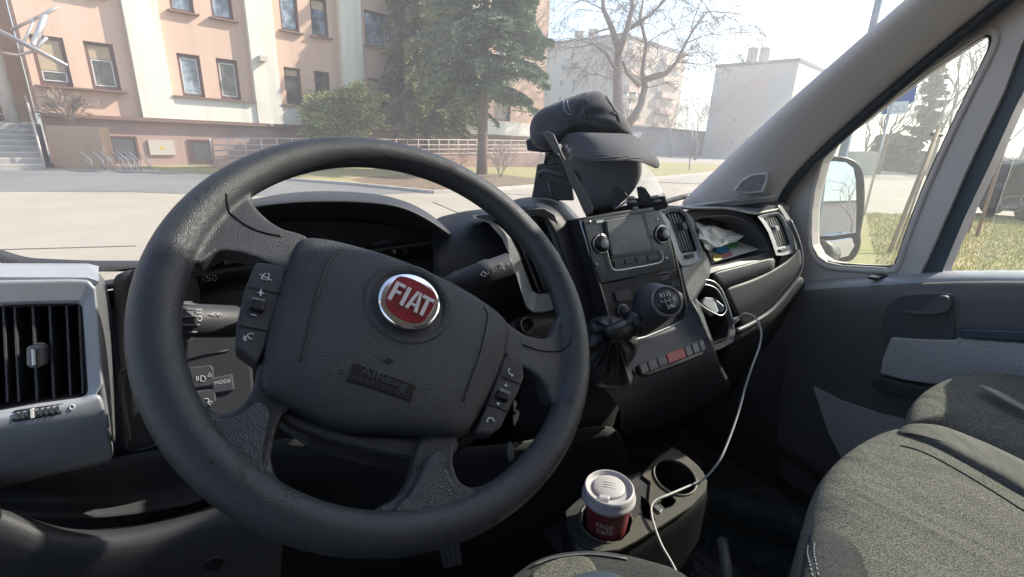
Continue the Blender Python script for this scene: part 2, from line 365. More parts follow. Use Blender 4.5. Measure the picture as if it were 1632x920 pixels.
def text(name, s, o, ex, ey, size, m, parent=None, ext=.0002, align='CENTER', sx=1.0, bold=0):
    cu = bpy.data.curves.new('t', 'FONT'); cu.body = s; cu.size = size; cu.extrude = ext; cu.align_x = align; cu.align_y = 'CENTER'; cu.offset = bold
    cu.resolution_u = 3
    t = bpy.data.objects.new('t', cu); COL.objects.link(t); dg = bpy.context.evaluated_depsgraph_get(); dg.update()
    me = bpy.data.meshes.new_from_object(t.evaluated_get(dg)); bpy.data.objects.remove(t)
    ez = ex.cross(ey)
    me.transform(Matrix(((ex.x*sx, ey.x, ez.x, o.x), (ex.y*sx, ey.y, ez.y, o.y), (ex.z*sx, ey.z, ez.z, o.z), (0, 0, 0, 1))))
    return link(name, me, m, parent)
def drape(o, pts, n, lift=0.0):
    dg = bpy.context.evaluated_depsgraph_get(); dg.update(); e = o.evaluated_get(dg); out = []
    for p in pts:
        hit, loc, nn, ix = e.ray_cast(p+n*.15, -n); out.append(loc+n*lift if hit else p)
    return out
def dirs(pl, u0, v0, u1, v1, off=0):
    """unit x direction in plane along a pixel segment, and matching y"""
    a = (pl.pt(u1, v1, off)-pl.pt(u0, v0, off)).normalized(); return a, pl.n.cross(a)
def marks(name, segs, pl, off, r, m, parent):
    b = MB()
    for s_ in segs: b.tube([pl.pt(u, v, off) for u, v in s_], r, 5)
    return b.build(name, m, parent)
def copy_tree(o, parent=None):
    c = o.copy(); COL.objects.link(c); WM[c.name] = wm(o).copy()
    if parent: c.parent = parent; c.matrix_parent_inverse = o.matrix_parent_inverse.copy()
    for ch in [x for x in COL.objects if x.parent == o]: copy_tree(ch, c)
    return c
# ================================================================== OUTSIDE: GROUND
def gsheet(name, px, z, m, sm=0, kind='structure'):
    if sm: px = [tuple(p) for p in smoothloop(px, sm)]
    vs = [G(u, v, z) for u, v in px]
    o = link(name, mesh(vs, [tuple(range(len(vs)))]), m); o['kind'] = kind; return o
tag(link('ground', mesh([(-900, -900, 0), (900, -900, 0), (900, 900, 0), (-900, 900, 0)], [(0, 1, 2, 3)]), M['concrete']), kind='structure')
gsheet('road', [(-500, 271), (150, 272), (345, 278), (560, 293), (690, 306), (560, 312), (380, 312), (215, 306), (0, 305), (-500, 305)], .008, M['asphalt'])
gsheet('lawn', [(215, 264), (430, 262), (620, 258), (860, 255), (1010, 256), (1150, 262), (1175, 266), (1130, 275), (1000, 287), (850, 296), (760, 303), (690, 305), (560, 292), (345, 277), (240, 270)], .012, M['grass'])
gsheet('soil_patch', [(560, 286), (640, 279), (760, 276), (830, 282), (860, 293), (700, 303), (620, 298)], .018, M['soil'], 2)
gsheet('verge', [(1378, 341), (1480, 341), (1700, 352), (1900, 400), (2100, 560), (1500, 640), (1330, 480)], .012, M['grass'])
gsheet('far_verge', [(1180, 246), (1335, 252), (1470, 258), (1700, 270), (1700, 262), (1470, 253), (1180, 241)], .02, M['grass'])
jt = MB()
for (u0, v0, u1, v1) in [(-80, 400, 217, 392), (690, 322, 760, 352), (600, 297, 860, 312), (1180, 300, 1290, 330)]:
    a, b = G(u0, v0, .006), G(u1, v1, .006); d = (b-a); L = d.length; d.normalize(); jt.box((a+b)/2, d, Z.cross(d), Z, L, .03, .006)
tag(jt.build('paving_joints', M['roofdark']), kind='structure')
# kerb along the lawn
k = MB(); kp = [G(u, v, .04) for u, v in [(345, 278), (560, 293.5), (690, 306.5), (760, 304), (850, 297), (1000, 288), (1130, 276), (1178, 267)]]
for a, b in zip(kp, kp[1:]):
    d = (b-a); L = d.length; d.normalize(); k.box((a+b)/2, d, Z.cross(d), Z, L-.004, .14, .12)
tag(k.build('kerb', M['kerb']), kind='structure')
def GD(u, D): # ground point straight below pixel column u at camera depth D
    q = ray(u, 240); p = CAM+q*D; return Vector((p.x, p.y, 0))
def leafmesh(name, C, A, B, m, parent=None):
    """quads centred at C with half axes A, B (Nx3 arrays)"""
    n = len(C); V = np.stack([C-A-B*.4, C+A*.2-B, C+A, C+A*.2+B], 1).reshape(-1, 3).astype(np.float32)
    me = bpy.data.meshes.new(name); me.vertices.add(4*n); me.vertices.foreach_set('co', V.ravel())
    me.loops.add(4*n); me.loops.foreach_set('vertex_index', np.arange(4*n, dtype=np.int32))
    me.polygons.add(n); me.polygons.foreach_set('loop_start', np.arange(0, 4*n, 4, dtype=np.int32)); me.polygons.foreach_set('loop_total', np.full(n, 4, np.int32))
    me.update(calc_edges=True); return link(name, me, m, parent)
def rndunit(n):
    a = rng.normal(size=(n, 3)); return a/np.linalg.norm(a, axis=1)[:, None]
def tufts(name, px, n, z, h, m):
    P = [G(u, v, 0) for u, v in px]; xs = [p.x for p in P]; ys = [p.y for p in P]; C = []
    def inside(x, y):
        c = False; j = len(P)-1
        for i in range(len(P)):
            if (P[i].y > y) != (P[j].y > y) and x < (P[j].x-P[i].x)*(y-P[i].y)/(P[j].y-P[i].y)+P[i].x: c = not c
            j = i
        return c
    while len(C) < n:
        x = random.uniform(min(xs), max(xs)); y = random.uniform(min(ys), max(ys))
        if inside(x, y): C.append((x, y, z+h*.4))
    C = np.array(C); n = len(C); A = np.column_stack([rng.normal(0, .35, n), rng.normal(0, .35, n), np.ones(n)])*(h*rng.uniform(.3, 1, n))[:, None]
    a = rng.uniform(0, 6.28, n); B = np.column_stack([np.cos(a), np.sin(a), a*0])*h*.12
    o = leafmesh(name, C, A, B, m); o['kind'] = 'stuff'; return o
tufts('grass', [(1378, 341), (1700, 352), (1800, 430), (1400, 440)], 16000, .012, .055, M['grass_blade'])
# ================================================================== OFFICE BUILDING
FO = G(231, 263); faz = rad(44.5)
FD = Vector((math.sin(faz), math.cos(faz), 0)); FN = Vector((math.cos(faz), -math.sin(faz), 0))
FA = Plane(FO, FN, FD)
def fs(u, v): return FA.loc(u, v)
ob = empty('office_building', FO, 'salmon and cream office block with brown windows and a dusty red plinth', 'building')
s0 = fs(48, 120)[0]; s1 = fs(868, 150)[0]; zt = 13.0; zl = fs(122, 183)[1]
def fbox(name, a0, a1, z0, z1, d0, d1, m, parent=ob, **k):
    return box(name, FA.at((a0+a1)/2, (z0+z1)/2, (d0+d1)/2), FD, Z, FN, a1-a0, z1-z0, d1-d0, m, parent, **k)
wins = []
for L, R_ in [((64, 132), (117, 136)), ((148, 140.6), (194, 144.6)), ((292, 155), (328, 158)), ((353, 161), (386, 164)), ((458, 171), (484, 173)), ((505, 175), (529, 177.5))]:
    wins.append((fs(*L)[0], fs(*R_)[0]))
zb = np.mean([fs(90, 134)[1], fs(170, 142.6)[1], fs(310, 156)[1], fs(370, 162.5)[1]]); ztop = np.mean([fs(84, 54.5)[1], fs(157, 65)[1], fs(301, 88.5)[1], fs(363, 99)[1]])
zb2 = np.mean([fs(290, 14.5)[1], fs(355, 29)[1], fs(463, 52)[1], fs(511, 62)[1]])
wh = ztop-zb; pitch = zb2-zb
u5 = fs(582.6, 70)[0]; ww = wins[4][1]-wins[4][0]
ups = [(fs(271, 10)[0], fs(310, 18)[0]), (fs(338, 26)[0], fs(373, 32)[0]), (fs(449, 50)[0], fs(478, 54)[0]), (fs(498, 60)[0], fs(524.5, 64)[0]), (u5, u5+1.6), wins[0], wins[1]]
extra = [(u5, u5+1.6)]; bx_ = u5+6
while bx_ < s1-3: extra.append((bx_, bx_+1.5)); bx_ += 3.4
allw = [(a, b, zb, zb+wh, i) for i, (a, b) in enumerate(wins)]+[(a, b, zb, zb+wh, 9) for a, b in extra]
allw += [(a, b, zb2, zb2+wh, 10+i) for i, (a, b) in enumerate(ups)]+[(a, b, zb2, zb2+wh, 20) for a, b in extra[1:]]
# wall with real openings
hol = []
def rect(a, b, c, d, off): return [FA.at(a, c, off), FA.at(b, c, off), FA.at(b, d, off), FA.at(a, d, off)]
for a, b, c, d, i in allw: hol.append((rect(a, b, c, d, 0), rect(a, b, c, d, -.25)))
plate3('wall', rect(s0, s1, zl, zt, 0), rect(s0, s1, zl, zt, -.25), M['pink'], ob, holes=hol)
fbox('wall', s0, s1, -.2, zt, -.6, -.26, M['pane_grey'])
fbox('wall', s0-.02, s0+.2, zl, zt, -6, -.6, M['pink'])
p1a, p1b = fs(210, 100)[0], fs(264, 100)[0]; p2a, p2b = fs(398, 100)[0], fs(439, 100)[0]; p3a, p3b = fs(541, 80)[0], fs(574, 80)[0]
for a, b in [(p1a, p1b), (p2a, p2b), (p3a, p3b), (p3b+7, p3b+8.6)]: fbox('pilaster', a, b, zl+.02, zt, .002, .30, M['cream'])
for a, b in [(p1b, p2a), (p2b, p3a), (p3b, s1)]: fbox('apron_wall', a+.002, b-.002, zl+.02, zb-.06, .003, .20, M['cream'])
fbox('plinth', s0, s1, -.2, zl-.12, -.1, .12, M['plinth'])
fbox('ledge', s0, s1+.05, zl-.12, zl+.01, -.1, .42, M['ledge'])
for a, b in [(wins[0][0]-.15, wins[1][1]+.15), (p1b+.003, p2a-.003), (p2b+.003, p3a-.003)]: fbox('sill', a, b, zb-.06, zb, -.2, .36, M['ledge'])
for a, b, c, d, i in allw:
    f_ = MB(); t_ = .1
    for (x0, x1, z0, z1) in [(a, a+t_, c, d), (b-t_, b, c, d), (a+t_, b-t_, d-t_, d), (a+t_, b-t_, c, c+t_)]:
        f_.box(FA.at((x0+x1)/2, (z0+z1)/2, -.14), FD, Z, FN, x1-x0, z1-z0, .1)
    wo = f_.build('window', M['winframe'], ob)
    fbox('pane', a+t_, b-t_, c+t_, d-t_, -.17, -.155, M['pane' if i in (2, 10, 11, 12, 13, 14, 20) else 'pane_grey'], wo)
    bl = {0: .70, 1: .32, 4: .18, 9: .5, 13: .25}.get(i)
    if bl: fbox('blind', a+t_+.01, b-t_-.01, d-t_-(wh-2*t_)*bl, d-t_-.01, -.154, -.148, M['blind'], wo)
    if i in (0, 1, 2, 3):
        g_ = MB(); lo, hi = [(.05, .28), (.03, .66), (.03, .95), (.03, .95)][i]; z0, z1 = c+t_+(wh-2*t_)*lo, c+t_+(wh-2*t_)*hi
        for (x0, x1, y0, y1) in [(a+t_, b-t_, z1-.035, z1), (a+t_+.01, a+t_+.05, z0, z1), (b-t_-.05, b-t_-.01, z0, z1), (a+t_, b-t_, z0, z0+.035)]:
            g_.box(FA.at((x0+x1)/2, (y0+y1)/2, -.135), FD, Z, FN, x1-x0, y1-y0, .03)
        g_.build('sash', M['sill_metal'], wo)
    if i >= 10: fbox('sill', a-.12, b+.12, c-.07, c-.002, .003, .2, M['ledge'], wo)
for (u0, v0, u1, v1) in [(170, 216, 224, 256.5), (298, 222, 342, 259)]:
    a, zz1 = fs(u0, v0); b, zz0 = fs(u1, v1)
    fr = MB()
    for (x0, x1, z0, z1) in [(a, a+.08, zz0, zz1), (b-.08, b, zz0, zz1), (a+.08, b-.08, zz1-.08, zz1), (a+.08, b-.08, zz0, zz0+.06)]: fr.box(FA.at((x0+x1)/2, (z0+z1)/2, .15), FD, Z, FN, x1-x0, z1-z0, .06)
    wo = fr.build('basement_window', M['winframe'], ob)
    fbox('pane', a+.08, b-.08, zz0+.06, zz1-.08, .122, .13, M['pane_grey'], wo)
    g_ = MB()
    n = 9
    for q in range(-n, n+1):
        W_, H_ = b-a-.18, zz1-zz0-.16
        for sgn in (1, -1):
            pts = []
            for t_ in np.linspace(0, 1, 25):
                xx = q/n*W_+t_*H_; 
                if 0 <= xx <= W_: pts.append(FA.at(a+.09+(xx if sgn > 0 else W_-xx), zz0+.07+t_*H_, .15))
            if len(pts) > 1: g_.tube([pts[0], pts[-1]], .008, 4)
    g_.build('security_grille', M['silver_dark'], wo)
a, z1_ = fs(234, 223); b, z0_ = fs(279, 247)
eb = fbox('electrical_cabinet', a, b, z0_, z1_, .122, .2, M['far_white'], ob)
mk = MB(); c_ = FA.at((a+b)/2, (z0_+z1_)/2, .205)
mk.add([c_+FD*-.1-Z*.08, c_+FD*.1-Z*.08, c_+Z*.1], [(0, 1, 2)]); mk.build('warning_triangle', mat('yellow_warning', (.6, .45, .05), .5), eb)
for (u, v) in [(413, 95), (427, 199)]:
    a, z_ = fs(u, v); s_ = .16 if v < 150 else .08
    fbox('wall_lamp', a-s_, a+s_, z_-s_*.7, z_+s_*.7, .31, .31+s_*2, M['far_white'])
# entrance: recess, steps, column
zs = 1.45; e0 = s0-9
st = empty('entrance_steps', FA.at(s0-2, 0, 0), 'grey stone entrance steps at the far left of the office block', 'steps')
for i in range(8):
    z_ = zs*(i+1)/8; box('step', FA.at((e0+s0)/2, z_-zs/16, 2.1-.32*i-.16), FD, Z, FN, s0-e0-.5, zs/8-.001, .318, M['stone'], st)
for i in range(8): box('step_nosing', FA.at((e0+s0)/2, zs*(i+1)/8+.0, 2.1-.32*i-.03), FD, Z, FN, s0-e0-.48, .035, .07, M['far_white'], st)
box('landing', FA.at((e0+s0)/2, zs/2-.01, -3.25), FD, Z, FN, s0-e0-.1, zs, 5.55, M['stone'], st)
fbox('entrance_wall', e0, s0-.05, zs, zt, -6.4, -6, M['tan'])
fbox('entrance_door', s0-3.6, s0-1.2, zs, zs+2.6, -6, -5.9, M['winframe'])
fbox('side_wall', e0-3, e0+1.0, 0, zt, -6, .0, M['pink'])
cb = FA.pt(22, 197, -.9); cb.z = zs
tag(lathe('entrance_column', [(.2, 0), (.2, 9.5)], cb, Z, M['cream']), 'cream round column rising beside the entrance rail', 'column')
# handrail by the steps
hr = MB(); r0 = FA.at(s0-.25, 0, 2.1); r1 = FA.at(s0-.25, zs, -.5); 
for hh in (.35, .65, 1.0): hr.tube([r0+Z*hh, r1+Z*hh, r1+Z*hh-FN*1.2], .035, 6)
for t_ in np.linspace(0, 1, 6): p = r0.lerp(r1, t_); hr.tube([p, p+Z*1.0], .025, 6)
r0 = FA.at(s0-.9, zs, -.6); r1 = FA.at(s0-5.5, zs, -.6)
for hh in (.3, .6, 1.0): hr.tube([r0+Z*hh, r1+Z*hh], .022, 6)
for t_ in np.linspace(0, 1, 5): p = r0.lerp(r1, t_); hr.tube([p, p+Z*1.0], .022, 6)
tag(hr.build('handrail', M['rail'], None, True), 'pale metal handrail running up beside the entrance steps', 'handrail')
# canopy
cn = empty('glass_canopy', PD(40, 80, 15.5), 'glass and steel canopy above the entrance steps', 'canopy')
q0, q1 = PD(-60, 18, 14.8), PD(106, 106, 15.4)
dx = (q1-q0).normalized(); dy = FN.cross(dx).normalized().cross(dx).normalized()
box('glass_panel', (q0+q1)/2, dx, FN, dx.cross(FN).normalized(), (q1-q0).length, .9, .05, M['metal'], cn)
cb_ = MB(); cb_.tube([q0+FN*.45, q1+FN*.45], .035, 8).tube([q0-FN*.45, q1-FN*.45], .035, 8)
cb_.tube([PD(-20, 80, 15.6), PD(30, 88, 15.6), PD(52, 82, 15.6), PD(75, 60, 15.6)], .05, 8).tube([PD(30, 84, 15.6), PD(56, 30, 15.7)], .04, 6).tube([PD(55, 30, 15.7), PD(92, 12, 15.8)], .05)
cb_.build('steel_frame', M['metal'], cn, True)
tube('strut_tube', [PD(54, 72, 15.5), PD(72, 24, 15.6)], .10, M['metal'], cn, 14)
tube('strut_tube', [PD(18, 48, 15.9), PD(90, 13, 15.8)], .05, M['metal'], cn, 12)
# tan block
bA, bB = G(88, 268), G(172, 269); bd = (bB-bA).normalized(); bn = Vector((bd.y, -bd.x, 0))
tp = Plane(bA, bn, bd).loc(120, 202)[1]
tag(box('planter_wall', (bA+bB)/2-bn*.5+Z*tp/2, bd, Z, bn, (bB-bA).length, tp, 1.0, M['tan'], bevel=.02), 'tan rendered planter block between the steps and the bicycle racks', 'planter')
# bike racks
for (u, lab) in [(148, 'leftmost bare hoop pair of the bicycle racks by the planter block'), (180, 'middle hoop set of the bicycle racks below the grilled window'), (206, 'rightmost hoop set of the bicycle racks below the grilled window')]:
    rk = MB(); b0 = G(u, 271)
    for i in range(2 if u < 160 else 3):
        p = b0+FD*.32*i; rk.tube([p, p-FD*.1+Z*.35-FN*.05, p-FD*.3+Z*.62, p-FD*.22+Z*.64+FN*.08, p-FD*.02+Z*.36+FN*.3, p+FN*.32], .018, 6)
    rk.tube([b0-FD*.1+FN*.3, b0+FD*.9+FN*.3], .018, 6)
    tag(rk.build('bicycle_rack', M['metal'], None, True), lab, 'bicycle rack', 'bicycle racks by the planter')
# ramp and railing
rA, rB = G(342, 268.5), G(905, 266); rd = (rB-rA).normalized(); rn = Vector((rd.y, -rd.x, 0)); RL = (rB-rA).length
rp = Plane(rA, rn, rd)
vs = [rp.at(0, 0), rp.at(RL, 0), rp.at(RL, .85), rp.at(0, .35)]; vb = [v-rn*.25 for v in vs]
tag(plate3('ramp_wall', vs, vb, M['plinth'], None), 'low dusty red ramp wall behind the spruce trunks', 'ramp')
rl = empty('ramp_railing', rA, 'long pale railing along the access ramp', 'railing'); rb = MB()
def rz(t_): return .35+.5*t_
for hh in (.12, .35, .58, .85): rb.tube([rp.at(0, rz(0)+hh, -.1), rp.at(RL, rz(1)+hh, -.1)], .026, 6)
rb.build('rails', M['rail'], rl, True); n = 34
for i in range(n):
    t_ = i/(n-1); tube('post', [rp.at(t_*RL, rz(t_), -.1), rp.at(t_*RL, rz(t_)+.85, -.1)], .03, M['rail'], rl, 6)
# ================================================================== TREES
def conifer(name, base, H, z0, R_, nb, m, lab, trunk_r=.22, droop=.35, leaf=.16, per=60, cat='spruce tree', shape=1.0, bare=.12, group='conifers in front of the office block', lean=(0, 0)):
    t = empty(name, base, lab, cat, group)
    T = base+Vector((lean[0], lean[1], H))
    tube('trunk', [base-Z*.1, base.lerp(T, .15), base.lerp(T, .5), T], [trunk_r*1.25, trunk_r, trunk_r*.6, .03], M['bark'], t, 10)
    Cs, As, Bs = [], [], []; br = MB()
    for i in range(nb):
        h = (i+random.random())/nb; zz = z0+(H-z0)*h; L = R_*((1-h)**shape)*random.uniform(.65, 1.12)+.25
        if h < .12: L *= .6+3*h
        az = random.uniform(0, 2*math.pi); d = Vector((math.cos(az), math.sin(az), 0)); pts = []
        o_ = base.lerp(T, zz/H)
        for s_ in np.linspace(0, 1, 6): pts.append(o_+d*L*s_+Z*(.10*L*s_-droop*L*s_*s_+random.uniform(-.04, .04)*L))
        br.tube(pts, [.035*(1-s_*.8)*(.5+L/R_) for s_ in np.linspace(0, 1, 6)], 4)
        n = int(per*L)
        s_ = rng.uniform(bare, 1.02, n)**.8; P = np.array([pts[0][:]])*0
        ar = np.array([p[:] for p in pts]); idx = np.clip(s_*5, 0, 4.999); i0 = idx.astype(int); fr = (idx-i0)[:, None]
        P = ar[i0]*(1-fr)+ar[i0+1]*fr
        side = np.array([-d.y, d.x, 0]); wd = (.28*L*(1-s_)+.10*L*np.sin(s_*3.1)+.06)
        off = rng.uniform(-1, 1, n)*wd; P = P+side*off[:, None]+np.array([0, 0, 1])*(-np.abs(off)*.35-rng.exponential(.10, n))[:, None]
        dd = np.array(d[:])*.8+side*np.sign(off)[:, None]*.7+rndunit(n)*.5+np.array([0, 0, -.15]); dd /= np.linalg.norm(dd, axis=1)[:, None]
        ln = leaf*rng.uniform(.5, 1.3, n); Cs.append(P); As.append(dd*ln[:, None]); bb = np.cross(dd, rndunit(n)); bb /= np.linalg.norm(bb, axis=1)[:, None]; Bs.append(bb*(ln*.28)[:, None])
    br.build('branches', M['bark'], t)
    leafmesh('crown', np.concatenate(Cs), np.concatenate(As), np.concatenate(Bs), m, t)
    return t
b1 = G(768, 278)
conifer('spruce', b1, 15, 3.6, 3.7, 150, M['spruce'], 'tall blue green spruce with the thick bare lower trunk on the lawn', .22, leaf=.14, per=300)
b2 = G(682, 262)
conifer('spruce', b2, 16, 2.3, 3.3, 190, M['thuja'], 'dense olive green conifer left of the thick trunked spruce', .2, .55, .14, 290, shape=.6)
b3 = G(716, 262)+Y*2.0
conifer('spruce', b3, 13, 2.8, 3.2, 120, M['spruce'], 'slim trunked spruce between the other two tall conifers', .12, .4, .14, 250)
b3b = G(640, 262)+Y*1.5
conifer('spruce', b3b, 14, 1.9, 2.2, 130, M['thuja'], 'narrow olive conifer rising behind the low yellow green yew', .15, .55, .14, 260, shape=.5)
# low spreading yew
b4 = G(556, 266)-Y*.5
yw = empty('yew_tree', b4, 'low spreading yellow green yew against the office wall', 'yew tree')
br = MB(); Cs, As, Bs = [], [], []
for i in range(85):
    az = random.uniform(0, 6.28); L = random.uniform(.8, 2.1); el = random.uniform(.2, 1.2); hh = random.uniform(.8, 4.2)
    d = Vector((math.cos(az)*math.cos(el*.6), math.sin(az)*math.cos(el*.6), 0)); o_ = b4+Z*hh*.7
    pts = [o_+d*L*s_+Z*(L*.75*math.sin(el)*s_**.8-.1*L*s_*s_) for s_ in np.linspace(0, 1, 5)]
    br.tube(pts, [.04, .03, .025, .015, .008], 4); n = int(260*L); s_ = rng.uniform(.25, 1.05, n); ar = np.array([p[:] for p in pts]); idx = np.clip(s_*4, 0, 3.999); i0 = idx.astype(int); fr = (idx-i0)[:, None]
    P = ar[i0]*(1-fr)+ar[i0+1]*fr+rng.normal(size=(n, 3))*[.2, .2, .09]; dd = np.array(d[:])+rndunit(n)*.7; dd /= np.linalg.norm(dd, axis=1)[:, None]
    ln = .13*rng.uniform(.5, 1.3, n); bb = np.cross(dd, rndunit(n)); Cs.append(P); As.append(dd*ln[:, None]); Bs.append(bb*(ln*.35)[:, None])
br.tube([b4, b4+Z*1.2], .1, 8).build('branches', M['bark'], yw); leafmesh('crown', np.concatenate(Cs), np.concatenate(As), np.concatenate(Bs), M['yew'], yw)
# bare trees
def grow(mb, p, d, L, r_, depth, droop=0.0, spread=.6, kids=(2, 3), twig=None):
    pts = [p]; dd = d.normalized(); n = 4
    for i in range(n):
        dd = (dd+Vector((random.gauss(0, .13), random.gauss(0, .13), random.gauss(0, .1)-droop*(1 if depth < 2 else .2)))).normalized(); pts.append(pts[-1]+dd*L/n)
    mb.tube(pts, [r_*(1-.45*i/n) for i in range(n+1)], 7 if r_ > .05 else (4 if r_ > .015 else 3))
    if depth <= 0: return
    for k_ in range(random.randint(*kids)):
        a = dd.orthogonal().normalized(); b = dd.cross(a); an = random.uniform(0, 6.28); s_ = random.uniform(.3, 1)*spread
        nd = (dd+(a*math.cos(an)+b*math.sin(an))*s_*1.3+Z*(.12-droop)).normalized()
        q = pts[-1] if k_ == 0 else pts[random.randint(2, n)]
        grow(mb, q, nd, L*random.uniform(.6, .85), max(r_*.6, .012), depth-1, droop, spread, kids)
def bare_tree(name, base, H, lab, cat='bare tree', depth=5, r_=.2, group=None, droop=0, spread=.6, m='bark_pale', d=None, stems=1, kids=(2, 3)):
    t = empty(name, base, lab, cat, group); mb = MB(); tk = MB(); top = base+Z*H*.25+(d or Vector())
    if stems > 1:
        for i in range(stems):
            a = random.uniform(0, 6.28); grow(mb, base, Vector((math.cos(a)*.5, math.sin(a)*.5, 1)), H*.4, r_, depth, droop, spread, kids)
        mb.build('branches', M[m], t); return t
    tk.tube([base, base.lerp(top, .5), top], [r_*1.2, r_, r_*.9], 8); tk.build('trunk', M['bark'], t, True)
    for i in range(3): a = random.uniform(0, 6.28); grow(mb, top, Vector((math.cos(a)*.5, math.sin(a)*.5, 1)), H*.28, r_*.6, depth-1, droop, spread, kids)
    mb.build('branches', M[m], t); return t
# the big weeping bare tree in front of the flats
D_ = 33.0; wt = empty('weeping_tree', G(1002, 262), 'large bare weeping tree in front of the salmon block of flats', 'bare tree')
tk = MB(); Pq = lambda l, dd=0: [PD(u, v, D_+dd) for u, v in l]
tk.tube(Pq([(1000, 262), (1000, 225), (990, 190), (984, 160), (984, 120), (986, 80), (975, 45), (962, 15), (958, -40)]), [.45, .42, .36, .34, .32, .25, .2, .16, .1], 10)
tk.tube(Pq([(998, 200), (1012, 185), (1022, 165), (1028, 140), (1024, 115), (1030, 70), (1020, 30), (1030, -30)], .6), [.34, .3, .26, .24, .16, .13, .1, .06], 9)
tk.tube(Pq([(1026, 128), (1045, 122), (1062, 117), (1078, 100), (1092, 70), (1110, 40), (1140, 5)], .4), [.22, .22, .18, .14, .1, .07, .04], 8)
tk.tube(Pq([(986, 85), (1000, 45), (1008, 10), (1004, -30)], -.4), [.22, .2, .15, .1], 8)
tk.tube(Pq([(984, 115), (965, 85), (945, 70), (925, 75)], -.3), [.15, .1, .07, .04], 7)
tk.tube(Pq([(1020, 138), (1000, 118), (992, 98)], .2), [.16, .12, .1], 7)
tk.tube(Pq([(1005, 45), (1035, 25), (1065, -5), (1090, -30)], .3), [.14, .1, .07, .05], 7)
tk.build('trunk', M['bark_pale'], wt, True)
mb = MB()
for (u, v, du, dv, L) in [(962, 15, -.8, .4, 3), (975, 45, -1, .2, 3), (945, 70, -1, 0, 2.2), (925, 75, -1, -.2, 2), (986, 90, -.7, .5, 2.4), (1000, 45, .3, 1, 2.5), (1008, 10, .8, .6, 3), (1030, 70, .8, .6, 2.5), (1020, 40, -.3, 1, 2.5), (1062, 117, .8, .6, 2.4), (1078, 100, 1, .1, 2.6), (1092, 70, 1, .3, 3), (1092, 72, .4, 1, 2.5), (1110, 40, 1, .5, 3), (1065, 0, 1, .1, 3), (1045, 15, .5, .8, 3), (1090, -20, 1, -.2, 3), (1028, 140, .9, .3, 2), (984, 130, -.9, .3, 2), (960, 0, -1, .6, 3), (1110, 40, .3, 1, 2.4), (1000, 20, -.6, .8, 2.5), (985, 65, .9, .5, 2), (1120, 20, 1, -.1, 3.2)]:
    grow(mb, PD(u, v, D_+random.uniform(-.4, .6)), CR*du+Z*dv+CF*random.uniform(-.5, .5), L*.72, .05, 5, .12, .7, (2, 3))
for k_ in range(46):
    t_ = random.random(); u, v = random.choice([(930+60*t_, 70+10*t_), (960+25*t_, 10+40*t_), (1000+35*t_, 60-70*t_), (1030+30*t_, 120-70*t_), (1060+45*t_, 118-50*t_), (1070+50*t_, 60-80*t_), (985+10*t_, 140-80*t_), (1028-6*t_, 150-60*t_)])
    grow(mb, PD(u, v, D_+random.uniform(-.8, .8)), CR*random.uniform(-1, 1)+Z*random.uniform(0, .8)+CF*random.uniform(-.6, .6), random.uniform(1.2, 2.0), .028, 4, .2, .8, (2, 3))
mb.build('branches', M['bark_pale'], wt)
bare_tree('bare_shrub', G(797, 283), 1.6, 'small bare yellowish shrub beside the thick spruce trunk', 'bare shrub', 3, .03, stems=6)
bare_tree('bare_shrub', G(735, 268), 1.0, 'tiny shrub at the foot of the spruce with a few green leaves', 'bare shrub', 3, .02, stems=5)
bare_tree('bare_shrub', bA.lerp(bB, .35)-bn*.6+Z*tp, 1.1, 'bare twiggy brown shrub growing on top of the planter block', 'bare shrub', 4, .02, stems=12)
bare_tree('bare_shrub', G(1040, 262)+Y*3, 2.6, 'bare reddish shrub just right of the cap in front of the garages', 'bare shrub', 4, .03, stems=6)
# ================================================================== FAR BUILDINGS
def block(name, cpx, lpx, rpx, zr, m1, m2, lab, winL=(), winR=(), roofm='roofdark'):
    c, l, r_ = G(*cpx, zr), G(*lpx, zr), G(*rpx, zr); b = l+(r_-c); lo = lambda p: Vector((p.x, p.y, -.2))
    t = empty(name, lo(c), lab, 'building')
    W = lambda p, q, m, nm='wall': link(nm, mesh([lo(p), lo(q), q, p], [(0, 1, 2, 3)]), m, t)
    W(c, l, m1); W(c, r_, m2); W(l, b, m1); W(r_, b, m2)
    cc = (c+b)/2; vs = [cc+(p-cc)*1.02+Z*h for h in (0, .45) for p in (c, l, b, r_)]
    link('roof', fixn(mesh(vs, [(0, 1, 2, 3), (4, 5, 6, 7)]+[(i, (i+1) % 4, 4+(i+1) % 4, 4+i) for i in range(4)])), M[roofm], t)
    def face(q, ws):
        d = (q-c); L = d.length; d.normalize(); n = Vector((d.y, -d.x, 0)); 
        if n.dot(CAM-c) < 0: n = -n
        for (a, z0, w_, h_, kind) in ws:
            o_ = Vector((c.x, c.y, 0))+d*a*L+Z*z0
            if kind == 'w':
                fo = box('window', o_+n*.02, d, Z, n, w_, h_, .08, M['sill_metal'], t); box('pane', o_+n*.07, d, Z, n, w_-.25, h_-.25, .06, M['pane_grey'], fo)
            elif kind == 'b': box('balcony', o_+n*.6, d, Z, n, w_, h_, 1.2, M['far_pink'], t)
            elif kind == 'p': box('colour_panel', o_+n*.02, d, Z, n, w_, h_, .05, M['far_pink'], t)
    face(l, winL); face(r_, winR); return t, c, l, r_
wR = []
for fl in range(6):
    z_ = 3.2+fl*3.05
    for a in (.12, .36, .62, .86): wR.append((a, z_+.3, 1.7, 1.5, 'w'))
    wR.append((.24, z_-.9, 6.5, 1.1, 'b')); wR.append((.74, z_-.9, 6.5, 1.1, 'b'))
wL = [(.55, 3.5+i*3.05, 1.0, 1.5, 'w') for i in range(5)]+[(.72, 3.5+i*3.05, 1.0, 1.5, 'w') for i in range(5)]
